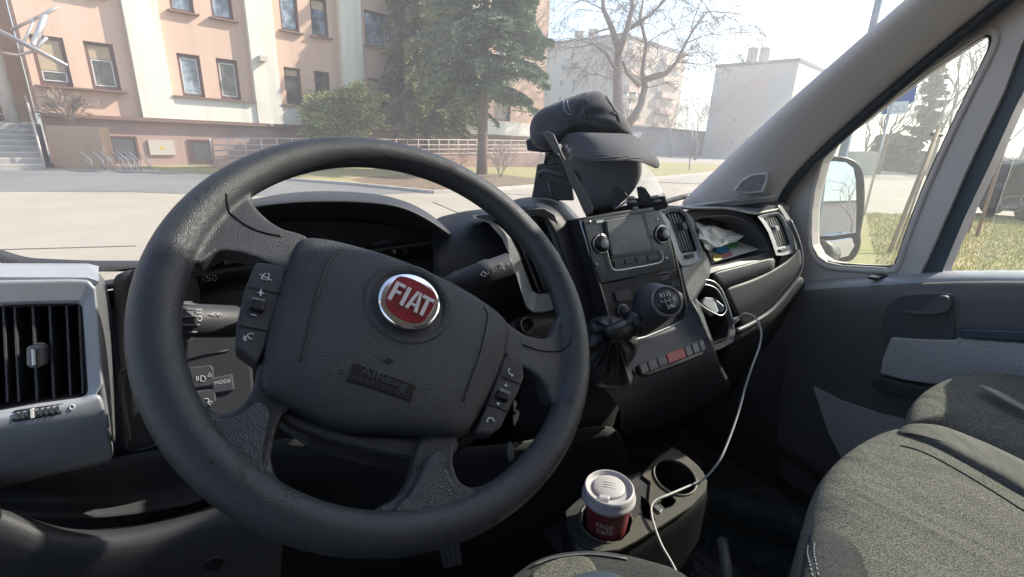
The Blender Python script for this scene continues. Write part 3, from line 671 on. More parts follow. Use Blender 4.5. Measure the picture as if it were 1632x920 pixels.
ta, ca, la, ra = block('apartment_block', (991, 57), (869, 73), (1094, 88), 20, M['far_beige'], M['far_beige'], 'salmon and beige block of flats with balconies behind the bare weeping tree', wL, wR)
for u, v in [(922, 62), (945, 59)]:
    p = G(u, v+4, 20); box('chimney', p+Z*.9, X, Y, Z, 1.6, 1.2, 1.6, M['far_beige'], ta)
tb, cb2, lb, rb2 = block('apartment_block', (1274, 98), (1141, 108), (1330, 122), 14, M['far_white'], M['far_white'], 'faded white and pink building with chimneys right of the bare tree',
    [(.6, 7.0, 7.5, 11, 'p'), (.62, 6.0, .5, .8, 'w'), (.62, 2.6, .5, .8, 'w')], [(.5, 9.0, 1.3, 1.4, 'w'), (.5, 5.5, 1.3, 1.4, 'w')])
for u in (1197, 1216):
    p = G(u, 99, 14)-CF*.0; box('chimney', p+Z*.9, X, Y, Z, 1.1, 1.0, 2.0, M['far_white'], tb)
gA, gB = G(1000, 247), G(1165, 249.5); gd = (gB-gA).normalized(); gn = Vector((gd.y, -gd.x, 0)); GL = (gB-gA).length; gp = Plane(gA, gn, gd); gh = gp.loc(1060, 207)[1]
ga = empty('garage_row', gA, 'long low lavender grey garage row below the block of flats', 'garages')
box('wall', gp.at(GL/2, gh/2, -3), gd, Z, gn, GL, gh, 6, M['garage'], ga); box('roof', gp.at(GL/2, gh+.15, -3), gd, Z, gn, GL+.8, .3, 6.8, M['roofdark'], ga)
for i in range(6): box('garage_door', gp.at(GL*(i+.5)/6, gh*.42, .05), gd, Z, gn, GL/6*.78, gh*.8, .1, M['far_white' if i == 4 else 'garage'], ga, .02)
gC = G(1225, 251)
tag(box('garden_wall', gB.lerp(gC, .5)+Z*1.6, (gC-gB).normalized(), Z, Vector(((gC-gB).y, -(gC-gB).x, 0)).normalized(), (gC-gB).length, 3.2, .3, M['tan']), 'low tan wall to the right of the garages', 'wall')
bare_tree('bare_tree', GD(1110, 60), 8.5, 'dense grey brown bare tree between the block of flats and the faded white building', depth=6, r_=.14, kids=(3, 3), spread=.8)
bare_tree('bare_tree', GD(1070, 66), 8, 'slim bare tree at the foot of the salmon block of flats', depth=5, r_=.12, kids=(2, 3))
# street lamp with two globes
lp = G(1003, 261); sl = empty('street_lamp', lp, 'street lamp with two white globes behind the cap', 'street lamp'); lt = PD(1004, 158, (lp-CAM).dot(CF))
tube('pole', [lp, Vector((lt.x, lt.y, lt.z*.5)), lt], .06, M['polegrey'], sl, 8)
for u in (997.5, 1011):
    g_ = PD(u, 153.5, (lp-CAM).dot(CF)); tube('arm', [lt, (lt+g_)/2-Z*.15, g_-Z*.25], .03, M['polegrey'], sl, 6); lathe('globe', [(.02, -.3), (.2, -.22), (.29, 0), (.2, .2), (.03, .29)], g_, Z, M['globe'], sl, 16)
    lathe('globe_cap', [(.22, .16), (.2, .24), (.04, .34)], g_, Z, M['polegrey'], sl, 12)
pp = G(1098, 272); pt_ = PD(1105, 190, (pp-CAM).dot(CF)); tag(tube('signpost', [pp, pt_], .035, M['polegrey'], None, 6), 'thin bare metal post on the far lawn right of the cap', 'post')
# ================================================================== RIGHT-HAND SIDE
# tall mast
mp = G(1331, 300); mt = PD(1401, 2, (mp-CAM).dot(CF)+.2); md = (mt-mp); 
mm = MB(); 
tag(tube('mast', [mp, mp+md*.5, mp+md*1.0, mp+md*1.6], [.22, .21, .2, .19], M['polegrey'], None, 8, smooth=False), 'tall blue grey mast standing behind the right windscreen pillar', 'mast')
# parking sign
sp = G(1377, 343); d_ = (sp-CAM).dot(CF); sg = empty('parking_sign', sp, 'blue parking sign with a white plaque seen through the quarter window', 'road sign')
tube('post', [sp, PD(1417, 182, d_), PD(1434, 118, d_)], .033, M['metal'], sg, 8)
spl = Plane(PD(1430, 150, d_-.05), -(CF+CR*.35).normalized(), CR)
plate('sign_panel', [(1404, 182), (1420, 154), (1465, 118), (1457, 161), (1445, 170), (1425, 180)], spl, 0, -.02, M['signblue'], sg)
pq = plate('plaque', [(1416, 163), (1449, 161), (1446, 181), (1413, 183)], spl, .01, -.005, M['paper'], sg)
marks('car_symbol', [[(1420, 178), (1419, 171), (1424, 169), (1429, 171), (1429, 178), (1420, 178)], [(1432, 178), (1432, 168), (1441, 168), (1441, 178), (1432, 178)]], spl, .012, .004, M['black'], pq)
# support stakes near the van
def stake(p0, p1, lab, r_=.035, nm='tree_stake', m='wood'):
    a = G(*p0); dd = (a-CAM).dot(CF); tag(tube(nm, [a, PD(*p1, dd)], r_, M[m], None, 8), lab, 'stake', 'wooden tree support stakes on the verge')
stake((1416, 405), (1496, 205), 'leftmost leaning wooden stake seen through the quarter window', .035)
stake((1428, 400), (1490, 228), 'thin wooden stake close behind the leftmost one', .02)
stake((1496, 440), (1575, 265), 'wooden stake at the left edge of the main side window', .035)
stake((1556, 378), (1628, 150), 'rightmost tall wooden stake in front of the black car', .035)
stake((1541, 372), (1572, 262), 'short stake left of the black car', .05)
cl = (G(1432, 405)-CAM).dot(CF); tag(tube('tree_tie', [PD(1484, 214, cl), PD(1502, 216, cl)], .03, M['black'], None, 8), 'black strap across the top of the leftmost stake', 'strap')
cl = (G(1556, 378)-CAM).dot(CF); tag(tube('tree_tie', [PD(1590, 228, cl), PD(1618, 220, cl)], .02, M['black'], None, 8), 'black strap tied to the rightmost stake', 'strap')
# distant kiosk, hedge, wood
kq = G(1350, 262); 
kb = box('white_shed', GD(1370, 40)+Z*.95, CR, Y, Z, 2.0, 2, 1.9, M['far_white'], bevel=.03); tag(kb, 'small white shed beside the dark trees beyond the wing mirror', 'shed')
for i, (u, v, H, lab) in enumerate([(1408, 253, 9, 'bare tree above the white shed'), (1490, 254, 14, 'leftmost tall bare tree beyond the road in the quarter window'), (1507, 255, 16, 'second tall bare tree beyond the road in the quarter window'), (1530, 256, 18, 'tallest bare tree beyond the road near the window post'), (1560, 257, 15, 'bare tree just hidden by the window post'), (1600, 258, 14, 'bare tree above the black car'), (1632, 259, 16, 'bare tree at the right edge above the black car'), (1440, 253, 9, 'bare tree beside the dark evergreen column'), (1380, 250, 8, 'low bare tree left of the blue sign')]):
    bare_tree('bare_tree', GD(u, 42+i*2), H, lab, depth=6, r_=.2, group='bare trees beyond the road', m='bark_pale', kids=(2, 3))
ev = GD(1459, 46); conifer('evergreen_tree', ev, 10, .3, 1.15, 90, M['ivy'], 'dark narrow evergreen behind the blue parking sign', .2, .1, .35, 70, 'evergreen tree', .25, group=None)
conifer('evergreen_tree', GD(1418, 52), 4.0, .2, 3.0, 60, M['ivy'], 'low dark evergreen beside the white shed', .2, .1, .3, 70, 'evergreen tree', .35, group=None)
C_ = []
for i in range(5000):
    u = random.uniform(1465, 1700); p = GD(u, 44+random.uniform(0, 6)); C_.append((p.x, p.y, random.uniform(0, 2.0)))
C_ = np.array(C_); n = len(C_); A_ = rndunit(n)*.35; B_ = rndunit(n)*.05
o = leafmesh('hedge', C_, A_, B_, M['bark_pale']); tag(o, 'brown leafless hedge along the far side of the road', 'hedge')
# cars
def car(base, hd, L, W_, H, paint, lab, group=None, van=False):
    t = empty('parked_car', base, lab, 'car', group); f = Vector((math.sin(hd), math.cos(hd), 0)); s = Vector((f.y, -f.x, 0))
    P = [(-.5, .16), (-.5, .5), (-.48, .56), (-.43, .60), (-.36, .97), (-.30, 1), (.08, .98), (.24, .62), (.44, .52), (.5, .42), (.5, .16)] if not van else [(-.5, .16), (-.5, .55), (-.47, .62), (-.44, .94), (-.40, 1), (.12, .99), (.28, .64), (.46, .52), (.5, .38), (.5, .16)]
    rows = []
    for k_, (sx, inn) in enumerate([(-1, .94), (-1, 1), (1, 1), (1, .94)]):
        pass
    vs = []; fs_ = []
    secs = [-1, -.92, .92, 1]
    for q in secs:
        for (a, h_) in P:
            nar = 1-.22*max(0, (h_-.55)/.45); edge = .0 if abs(q) < 1 else .02
            vs.append(base+f*(a*L*(1-edge))+s*(q*W_/2*nar)+Z*(h_*H*(1-edge*.6)+.0))
    n = len(P)
    for i in range(3):
        for j in range(n): fs_.append((i*n+j, i*n+(j+1) % n, (i+1)*n+(j+1) % n, (i+1)*n+j))
    fs_ += [tuple(range(n)), tuple(range(3*n, 4*n))]
    link('body', fixn(mesh(vs, fs_)), paint, t, bevel=.05)
    for sg_ in (-1, 1):
        def gq(a, h_): return base+f*(a*L)+s*(sg_*(W_/2*(1-.22*max(0, (h_-.55)/.45))+.012))+Z*h_*H
        for (a0, a1, b0, b1) in ([(-.33, -.14, -.40, -.14), (-.12, .07, -.12, .20)] if not van else [(-.39, -.2, -.43, -.2), (-.18, -.02, -.18, -.02), (0, .11, 0, .235)]):
            q = [gq(a0, .93), gq(a1, .93), gq(b1, .65), gq(b0, .65)]
            plate3('side_window', q, [p-s*sg_*.02 for p in q], M['carglass'], t)
        for a in (-.31, .31):
            c_ = base+f*a*L+s*sg_*(W_/2-.08)+Z*.33; wo = lathe('wheel', [(.2, -.11), (.33, -.1), (.34, 0), (.33, .1), (.2, .11)], c_, s, M['tyre'], t, 20); lathe('rim', [(.2, -.01), (.19, .0), (.05, .02)], c_+s*sg_*.11, s*sg_, M['silver_dark'], wo, 14)
        tube('roof_rail', [base+f*(-.33*L)+s*sg_*W_*.36+Z*(H*1.0+.03), base+f*(.05*L)+s*sg_*W_*.36+Z*(H*1.0+.03)], .025, M['chrome_dull'], t, 6)
    q = [base+f*(.10*L)+s*k_*W_*.37+Z*H*.965+f*.02 for k_ in (-1, 1)]+[base+f*(.235*L+.02)+s*k_*W_*.42+Z*H*.655 for k_ in (1, -1)]
    plate3('windscreen', q, [p-Z*.02-f*.01 for p in q], M['carglass'], t)
    for k_ in (-1, 1): box('headlight', base+f*(.485*L)+s*k_*W_*.37+Z*H*.45, f, s, Z, .1, .3, .14, M['globe'], t, .02)
    return t, f, s
cbp = G(1572, 349); hd = rad(106); f_ = Vector((math.sin(hd), math.cos(hd), 0))
tcar, f, s = car(cbp+f_*2.5+Vector((f_.y, -f_.x, 0))*-.9, hd, 4.8, 1.85, 1.72, M['carblack'], 'black people carrier with roof rails parked beyond the verge at the right edge', None, True)
g_ = MB(); gb = cbp+f_*.15+Vector((f_.y, -f_.x, 0))*.045
Q = lambda a, h_: gb+f_*a+Z*h_
for (cx_, cz_, rx_, rz_, ph_) in [(.25, .55, .22, .18, .3), (.5, .5, .30, .10, 1.2), (.62, .68, .12, .22, .5), (.42, .35, .35, .06, 0)]:
    g_.tube([Q(cx_+rx_*math.cos(a)+.05*math.sin(2*a), cz_+rz_*math.sin(a+ph_)) for a in np.linspace(0, 5.4, 22)], .011, 5)
g_.build('pale_scrawl', M['white_dim'], tcar)  # loose pale loops on the side of the car
# seen only in the wing mirror: kerbside behind the van
B = lambda r_, f_: Vector((*(V3(r_, f_, 0)[:2]), 0))
vh = math.atan2(VF.x, VF.y)
car(B(5.2, -16), vh+.1, 4.4, 1.8, 1.45, M['carsilver'], 'silver hatchback reflected nearest in the wing mirror', 'silver cars reflected in the wing mirror')
car(B(6.5, -23), vh-.1, 4.4, 1.8, 1.5, M['carsilver'], 'silver car reflected behind the nearest one in the wing mirror', 'silver cars reflected in the wing mirror')
bare_tree('bare_tree', B(16, -75), 11, 'bare tree reflected in the wing mirror', depth=5, r_=.18, group='bare trees beyond the road')
rbk = empty('brick_house', B(14, -95), 'tan house reflected low in the wing mirror', 'house'); box('wall', B(14, -95)+Z*3, VR, VF, Z, 26, 8, 6, M['far_pink'], rbk); box('roof', B(14, -95)+Z*6.2, VR, VF, Z, 27, 9, .4, M['roofdark'], rbk)
tag(tube('utility_pole', [B(3.6, -14), B(3.6, -14)+Z*7], .08, M['polegrey'], None, 8), 'grey pole reflected in the wing mirror', 'pole')
# ================================================================== THE VAN: SHELL
def vbox(name, r, f, u, m, parent=None, bevel=0):
    c = V3(sum(r)/2, sum(f)/2, sum(u)/2); return box(name, c, VR, VF, VU, r[1]-r[0], f[1]-f[0], u[1]-u[0], m, parent, bevel)
UFL = -1.0
fl = vbox('floor', (-.62, 1.36), (-1.0, 1.2), (UFL-.04, UFL), M['black']); fl['kind'] = 'structure'
rf = vbox('roof', (-.62, 1.36), (-1.0, .20), (.56, .60), M['trim']); tag(rf, 'grey cab ceiling above the seats', 'ceiling')
pn = vbox('bulkhead', (-.62, 1.36), (-1.04, -1.0), (UFL, .6), M['trim']); tag(pn, 'grey cab bulkhead behind the seats', 'bulkhead')
fw = vbox('firewall', (-.62, 1.36), (1.1, 1.14), (UFL, -.32), M['soft']); tag(fw, 'dark firewall under the dashboard', 'firewall')
ld = empty('driver_door', V3(-.5, 0, -.3), 'grey driver door at the left of the cab', 'door')
vbox('panel', (-.58, -.5), (-1.0, 1.1), (UFL, -.27), M['soft'], ld)
vbox('pillar', (-.58, -.5), (-1.0, -.62), (-.27, .56), M['trim'], ld); vbox('header', (-.58, -.5), (-.62, .35), (.40, .56), M['trim'], ld)
# windscreen
wn = (VU*(.998-.515)+VF*(.22+.239)).normalized()     # outward normal of the sloping screen
A0, A1 = (.998, -.239), (.515, .22)
def ws(r, t): return V3(r, A0[0]+(A1[0]-A0[0])*t, A0[1]+(A1[1]-A0[1])*t)
wsc = link('windscreen', mesh([ws(-.5, -.12), ws(1.17, -.12), ws(1.17, 1.72), ws(-.5, 1.72)], [(0, 1, 2, 3)]), M['windshield']); tag(wsc, 'dusty sloping windscreen between the pillars', 'windscreen')
lp_ = MB(); 
for k_ in (0,): lp_.box(ws(-.54, .8), (ws(0, 1)-ws(0, 0)).normalized(), VR, wn, 1.35, .09, .05)
tag(lp_.build('windscreen_pillar', M['trim']), 'driver side windscreen pillar beside the driver door', 'pillar')
# ------------------------------------------------------------------ right A-pillar trim
pil = empty('pillar_trim', PR(1200, 292, 1.2), 'wide grey passenger side windscreen pillar trim with a speaker grille', 'pillar')
La = [(1086, 328), (1180, 238), (1268, 158), (1358, 80), (1450, 0), (1540, -78), (1650, -180), (1770, -300)]
Lb = [(1236, 405), (1236, 335), (1262, 285), (1370, 185), (1488, 85), (1620, -20), (1750, -130), (1900, -270)]
Lm = [(1150, 372), (1200, 290), (1262, 218), (1362, 130), (1465, 40), (1575, -50), (1695, -155), (1830, -285)]
rows = [[PR(u, v, 1.125) for u, v in La], [PR(u-2, v-2, 1.12) for u, v in La][:], [PR(u, v, 1.165) for u, v in Lm], [PR(u, v, 1.225) for u, v in Lb], [PR(u+6, v, 1.30) for u, v in Lb]]
rows[0] = [p+VF*.03+VR*.04 for p in rows[0]]
sheet('trim', rows, M['trim'], pil)
gpl = Plane(PR(1198, 292, 1.150), (-VR*.9-VF*.35+VU*.25), VF)
gr_px = [(1168, 305), (1180, 288), (1196, 278), (1224, 275), (1222, 290), (1215, 307), (1190, 309)]
plate('speaker_surround', gr_px, gpl, .006, -.004, M['trim'], pil, .002)
gh_ = [(1172, 304), (1182, 290), (1198, 280), (1220, 278), (1218, 290), (1212, 304), (1190, 306)]
sg2 = plate('speaker_grille', gh_, gpl, .0076, .004, M['grille'], pil)
tag(tube('door_seal', [PR(u+5, v+1, 1.235) for u, v in Lb], .013, M['trim_dark'], None, 8, sm=3), 'dark rubber door seal following the grey windscreen pillar', 'seal')
# ------------------------------------------------------------------ passenger door
pd_ = empty('passenger_door', PR(1400, 500, 1.25), 'grey passenger door with quarter window, dark panel and pale fabric inserts', 'door')
dpl = Plane(PR(1400, 300, 1.27), -VR, VF)      # the inner face of the door
hole = [(1295, 391), (1293.5, 372), (1295, 335), (1300, 303), (1312, 259), (1327, 230), (1350, 210), (1376, 191), (1473, 117), (1557, 61), (1571, 54), (1580, 57), (1582, 66), (1579, 80), (1566, 108), (1522, 196), (1473, 303), (1441, 388), (1430, 419), (1415, 427), (1341, 423), (1318, 418), (1304, 408)]
ho2 = [(816+(u-1420)*1.0+604, v) for u, v in hole]
outer = [(1232, 452), (1228, 400), (1228, 340), (1255, 290), (1370, 190), (1488, 90), (1600, 0), (1640, -40), (1668, -40), (1662, -5), (1648, 30), (1628, 70), (1600, 145), (1543, 265), (1490, 385), (1462, 446)]
plate('window_frame', outer, dpl, 0, -.035, M['trim'], pd_, holes=[hole])
hc = (sum(u for u, v in hole)/len(hole), sum(v for u, v in hole)/len(hole))
def off_loop(L, s): return [(hc[0]+(u-hc[0])*s, hc[1]+(v-hc[1])*s) for u, v in L]
tube('frame_lip', [dpl.pt(u, v, .001) for u, v in off_loop(hole, 1.035)], .006, M['trim'], pd_, 8, True, sm=2)
tube('glass_seal', [dpl.pt(u, v, -.012) for u, v in off_loop(hole, .995)], .005, M['black'], pd_, 6, True, sm=2)
plate('quarter_glass', off_loop(hole, 1.02), dpl, -.03, -.032, M['side_glass'], pd_)
# window channel (dark) and main glass
chan = [(1462, 446), (1490, 385), (1543, 265), (1600, 145), (1628, 70), (1648, 30), (1700, 30), (1690, 60), (1632, 146), (1620, 168), (1581, 255), (1536, 350), (1503, 430), (1500, 446)]
plate('window_channel', chan, dpl, -.012, -.06, M['trim_blue'], pd_)
gl4 = [V3(1.31, .32, -.33), V3(1.31, .32, .16), V3(1.31, .14, .42), V3(1.31, -.66, .42), V3(1.31, -.66, -.33)]
plate3('main_glass', gl4, [p+VR*.003 for p in gl4], M['side_glass'], pd_)
vbox('lower_skin', (1.24, 1.30), (-1.0, 1.1), (UFL-.05, -.42), M['door_plastic'], pd_); bs_ = [(.215, -.34), (.205, -.30), (.17, -.20), (.12, -.13), (.04, -.10), (-.7, -.09), (-.7, -.34)]
plate3('shadow_belt_step', [V3(1.245, f_, u_) for f_, u_ in bs_], [V3(1.34, f_, u_) for f_, u_ in bs_], M['door_plastic'], pd_, .008)  # unseen rise in the belt line, added to shade the far cushion
hf_ = [(.47, .16), (.36, .27), (.22, .42), (.12, .50), (.12, .58), (.24, .58), (.40, .38), (.52, .22)]
plate3('window_header', [V3(1.262, f_, u_) for f_, u_ in hf_], [V3(1.33, f_, u_) for f_, u_ in hf_], M['trim'], pd_, .008)
tag(vbox('windscreen_header', (-.62, 1.30), (.15, .26), (.50, .585), M['trim'], None, .01), 'grey trim beam above the top of the windscreen', 'trim beam')
vbox('header', (1.26, 1.36), (-1.0, .15), (.40, .60), M['trim'], pd_); vbox('rear_pillar', (1.26, 1.36), (-1.04, -.66), (-.35, .56), M['trim'], pd_)
hd2 = [PR(1600, 0, 1.30), PR(1668, -40, 1.30)]
tube('window_header', [V3(1.31, .36, .25), V3(1.31, .22, .42), V3(1.31, .0, .47), V3(1.31, -.66, .47)], .055, M['trim'], pd_, 8)
# belt and panel
belt = [(1205, 462), (1245, 452), (1300, 446), (1370, 442), (1440, 438), (1500, 435), (1570, 434), (1640, 434), (1760, 440), (1900, 460)]
b1_ = [PR(u, v, 1.31) for u, v in belt]; 
rows = [[p+VR*0 for p in b1_], [PR(u, v+1, 1.27) for u, v in belt], [PR(u, v+11+max(0, (1300-u)*.05), 1.232) for u, v in belt], [PR(u, v+20, 1.225) for u, v in belt]]
sheet('belt_ledge', rows, M['silver'], pd_, solid=.004)
low = [(1205, 700), (1245, 720), (1300, 760), (1370, 820), (1440, 900), (1500, 960), (1570, 1020), (1640, 1090), (1760, 1200), (1900, 1350)]
mid = [(1200, 540), (1245, 545), (1300, 545), (1370, 545), (1440, 545), (1500, 548), (1570, 552), (1640, 556), (1760, 570), (1900, 600)]
rows = [[PR(u, v+18, 1.226) for u, v in belt], [PR(u, v+30, 1.20) for u, v in belt], [PR(u, (v+a[1])/2+10, 1.195) for (u, v), a in zip(belt, mid)], [PR(u, v, 1.20) for u, v in mid], [PR(u, (v+a[1])/2, 1.225) for (u, v), a in zip(mid, low)], [PR(u, v, 1.23) for u, v in low]]
sheet('door_panel', rows, M['door_plastic'], pd_, solid=.006)
dp2 = Plane(PR(1480, 500, 1.19), -VR, VF)
plate('handle_recess', [(1412, 545), (1405, 520), (1412, 490), (1430, 474), (1460, 468), (1512, 468), (1520, 478), (1518, 500), (1522, 532), (1505, 545)], dp2, .004, -.002, M['plastic_mid'], pd_, .003, 2)
plate('door_handle', [(1440, 496), (1462, 497), (1480, 489), (1488, 477), (1500, 472), (1510, 474), (1514, 484), (1510, 496), (1490, 501), (1460, 502)], dp2, .016, .004, M['door_plastic'], pd_, .004, 2)
plate('lock_lever', [(1384, 441), (1392, 437), (1414, 437), (1416, 440), (1400, 443)], Plane(PR(1400, 441, 1.262), VU, VR), .006, 0, M['black'], pd_, .001)
plate('fabric_insert', [(1420, 538), (1460, 541), (1520, 543), (1524, 539), (1632, 548), (1760, 556), (1760, 640), (1640, 625), (1560, 616), (1480, 612), (1440, 606), (1402, 596), (1406, 572)], dp2, .008, -.01, M['door_fabric'], pd_, .004)
plate('armrest_strip', [(1525, 524), (1632, 527), (1760, 533), (1760, 552), (1632, 546), (1530, 540)], dp2, .012, -.01, M['trim_blue'], pd_, .004, )
plate('door_pocket_edge', [(1386, 608), (1402, 602), (1440, 612), (1480, 620), (1560, 632), (1560, 650), (1470, 640), (1400, 626)], dp2, .016, -.01, M['soft'], pd_, .004)
dp3 = Plane(PR(1340, 650, 1.205), -VR, VF)
plate('lower_fabric', [(1296, 617), (1340, 640), (1400, 660), (1450, 672), (1450, 740), (1345, 738), (1320, 690)], dp3, .003, -.01, M['door_fabric'], pd_)
# kick area in front of the door
sheet('kick_panel', [[V3(1.19, 1.1, -.36), V3(1.19, .8, -.4), V3(1.2, .6, -.46)], [V3(1.19, 1.1, -.7), V3(1.19, .8, -.7), V3(1.2, .6, -.75)], [V3(1.19, 1.1, -1.0), V3(1.19, .8, -1.0), V3(1.2, .55, -1.0)]], M['soft'], pd_, sub=0)
# ------------------------------------------------------------------ wing mirror
mr = empty('wing_mirror', PR(1340, 330, 1.5), 'dark passenger wing mirror outside the quarter window', 'mirror')
mc = PR(1330, 320, 1.62)
vd = (mc-CAM).normalized(); rdir = (-VF+VR*.16+VU*.045).normalized(); mn = (rdir-vd).normalized()
mp_ = Plane(mc, mn, VR)
hous = [(1298, 254), (1341, 248), (1371, 262), (1378, 293), (1377, 342), (1371, 372), (1372, 391), (1361, 414), (1341, 418), (1290, 410), (1270, 380), (1275, 280)]
inflate('housing', hous, mp_, -.012, .006, .10, M['black'], mr, 2, power=4)
plate('mirror_glass', [(1307, 259), (1330, 257), (1348, 259), (1360, 268), (1364, 289), (1365, 335), (1364, 371), (1330, 376), (1280, 378), (1282, 280)], mp_, .004, -.004, M['mirror'], mr)
mp2 = Plane(PR(1330, 395, 1.6), (mn*1+VU*-.12+VR*.05), VR)
plate('wide_angle_glass', [(1283, 386), (1330, 384), (1358, 380), (1362, 392), (1352, 408), (1335, 412), (1300, 408)], mp2, .004, -.004, M['mirror'], mr)
tube('mirror_arm', [PR(1300, 400, 1.33), PR(1320, 405, 1.6)], .035, M['black'], mr, 10)
# wiper
tag(tube('wiper_arm', [PF(1010, 330, 1.0), PF(1060, 322, 1.0), PF(1085, 315, .99), PF(1118, 308, .97)], .008, M['black'], None, 8), 'black wiper arm lying at the foot of the windscreen', 'wiper')
# ================================================================== DASHBOARD
db = empty('dashboard', V3(.4, .7, -.3), 'dark van dashboard with silver framed vents and a central radio stack', 'dashboard')
def loft(name, profs, m, parent, **k):  # profs: list of (r, [(f,u)...])
    vs = []; n = len(profs[0][1])
    for r_, pr in profs: vs += [V3(r_, f_, u_) for f_, u_ in pr]
    fs_ = [(i*n+j, i*n+(j+1) % n, (i+1)*n+(j+1) % n, (i+1)*n+j) for i in range(len(profs)-1) for j in range(n)]+[tuple(range(n)), tuple(range((len(profs)-1)*n, len(profs)*n))]
    return link(name, fixn(mesh(vs, fs_)), m, parent, **k)
PR0 = [(1.12, -.30), (.95, -.255), (.70, -.195), (.665, -.20), (.66, -.38), (.70, -.52), (.90, -.75), (1.12, -.8)]
loft('body', [(-.5, PR0), (1.2, PR0)], M['soft'], db, bevel=.01)
top_ = [[V3(r_, f_, u_) for r_ in (-.5, -.1, .3, .7, .95, 1.12)] for f_, u_ in ((.64, -.165), (.70, -.172), (.85, -.215), (1.05, -.275))]
sheet('top_pad', top_, M['plastic'], db)
# --- left vent pod
vp = Plane(PF(65, 560, .55), tiltn(14), VR)
pod = ring_outer = [(-60, 446), (0, 447), (60, 446), (110, 445), (140, 446), (152, 458), (156, 500), (160, 560), (164, 612), (155, 628), (140, 638), (60, 655), (0, 668), (-60, 680)]
inn = [(-60, 489), (0, 487), (60, 485), (110, 484), (126, 484), (131, 490), (134, 530), (137, 580), (140, 622), (137, 631), (126, 634), (60, 643), (0, 654), (-60, 666)]
def ringp(name, o, i, pl, zo, zi, zb, m, parent, bevel=.0, sub=0):
    n = len(o); A_ = [pl.pt(u, v, zb) for u, v in o]; B_ = [pl.pt(u, v, zo) for u, v in o]; C_ = [pl.pt(u, v, zi) for u, v in i]; D_ = [pl.pt(u, v, zb) for u, v in i]
    vs = A_+B_+C_+D_; fs_ = []
    for k_ in range(3):
        for j in range(n): fs_.append((k_*n+j, k_*n+(j+1) % n, (k_+1)*n+(j+1) % n, (k_+1)*n+j))
    return link(name, fixn(mesh(vs, fs_)), m, parent, bevel=bevel, segs=3, sub=sub)
av = ringp('air_vent', pod, inn, vp, .006, .001, -.02, M['silver'], db, .003)
tag(av, 'silver framed square air vent at the far left')
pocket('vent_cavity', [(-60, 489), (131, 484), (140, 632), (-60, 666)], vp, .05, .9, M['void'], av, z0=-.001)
for x in (-30, 3, 21, 50, 77, 104, 124):
    plate('slat', [(x, 487), (x+3.5, 487), (x+10.5, 640-.0*x), (x+7, 641)], vp, -.008, -.035, M['plastic_mid'], av)
plate('vent_knob', [(40, 556), (44, 551), (64, 550), (67, 556), (67, 582), (62, 588), (44, 588), (40, 582)], vp, .006, -.012, M['silver_dark'], av, .003)
plate('knob_grip', [(49, 556), (58, 556), (59, 584), (50, 584)], vp, .009, .004, M['chrome_dull'], av, .001)
tw = plate('thumb_wheel', [(16, 660), (20, 656), (100, 644), (103, 648), (99, 661), (24, 674), (16, 672)], vp, .007, -.01, M['black'], av, .002)
plate('wheel_tab', [(48, 653), (53, 652), (54, 666), (49, 667)], vp, .0095, .005, M['paper'], tw)
for i in range(8): plate('grip_rib', [(24+i*9.4, 657-i*1.4), (27+i*9.4, 656.5-i*1.4), (29+i*9.4, 668-i*1.4), (26+i*9.4, 668.6-i*1.4)], vp, .0085, .005, M['plastic_mid'], tw)
tube('open_mark', [vp.pt(115+4*math.cos(a), 649+4*math.sin(a), .0075) for a in np.linspace(0, 2*math.pi, 13)[:-1]], .0004, M['paper'], av, 5, True)
# pod body above and below
tp_x = [-60, 0, 60, 110, 140, 156]
sheet('vent_pod_top', [[PF(u, 426+(4 if u > 150 else 0), .66) for u in tp_x], [PF(u, 430+(3 if u > 150 else 0), .60) for u in tp_x], [PF(u, 444, .575) for u in tp_x], [vp.pt(u, 449 if u < 150 else 455, .003) for u in tp_x]], M['silver'], db, sub=0, smooth=False)
for i, (a, b) in enumerate([(-40, -12), (2, 24), (28, 50), (54, 76), (80, 102), (106, 124)]):
    _n = (CAM-PF(60, 437, .588)).normalized(); q = [PF(a+7, 432.5, .597)+_n*.005, PF(b+7, 431.5, .597)+_n*.005, PF(b, 442.5, .578)+_n*.005, PF(a, 443, .578)+_n*.005]
    plate3('defrost_slot', q, [p-_n*.003 for p in q], M['void'], db)
sheet('vent_pod_lower', [[vp.pt(u, v, .003) for u, v in [(-60, 672), (0, 661), (60, 650), (110, 642), (140, 634), (162, 622)]], [vp.pt(u, v, .004) for u, v in [(-60, 700), (0, 690), (60, 682), (110, 675), (145, 668), (170, 660)]], [PF(u, v, .57) for u, v in [(-60, 748), (0, 740), (60, 726), (110, 716), (150, 706), (178, 700)]], [PF(u, v, .61) for u, v in [(-60, 785), (0, 772), (60, 757), (110, 746), (150, 738), (184, 730)]]], M['silver'], db)
sheet('vent_pod_side', [[vp.pt(u, v, .004) for u, v in [(140, 446), (152, 458), (156, 500), (160, 560), (166, 620), (172, 660), (178, 700)]], [PF(u, v, .575) for u, v in [(150, 436), (164, 452), (170, 500), (174, 560), (178, 620), (180, 660), (182, 700)]], [PF(u, v, .62) for u, v in [(156, 432), (170, 448), (178, 500), (182, 560), (185, 620), (186, 660), (186, 710)]]], M['silver_dark'], db)
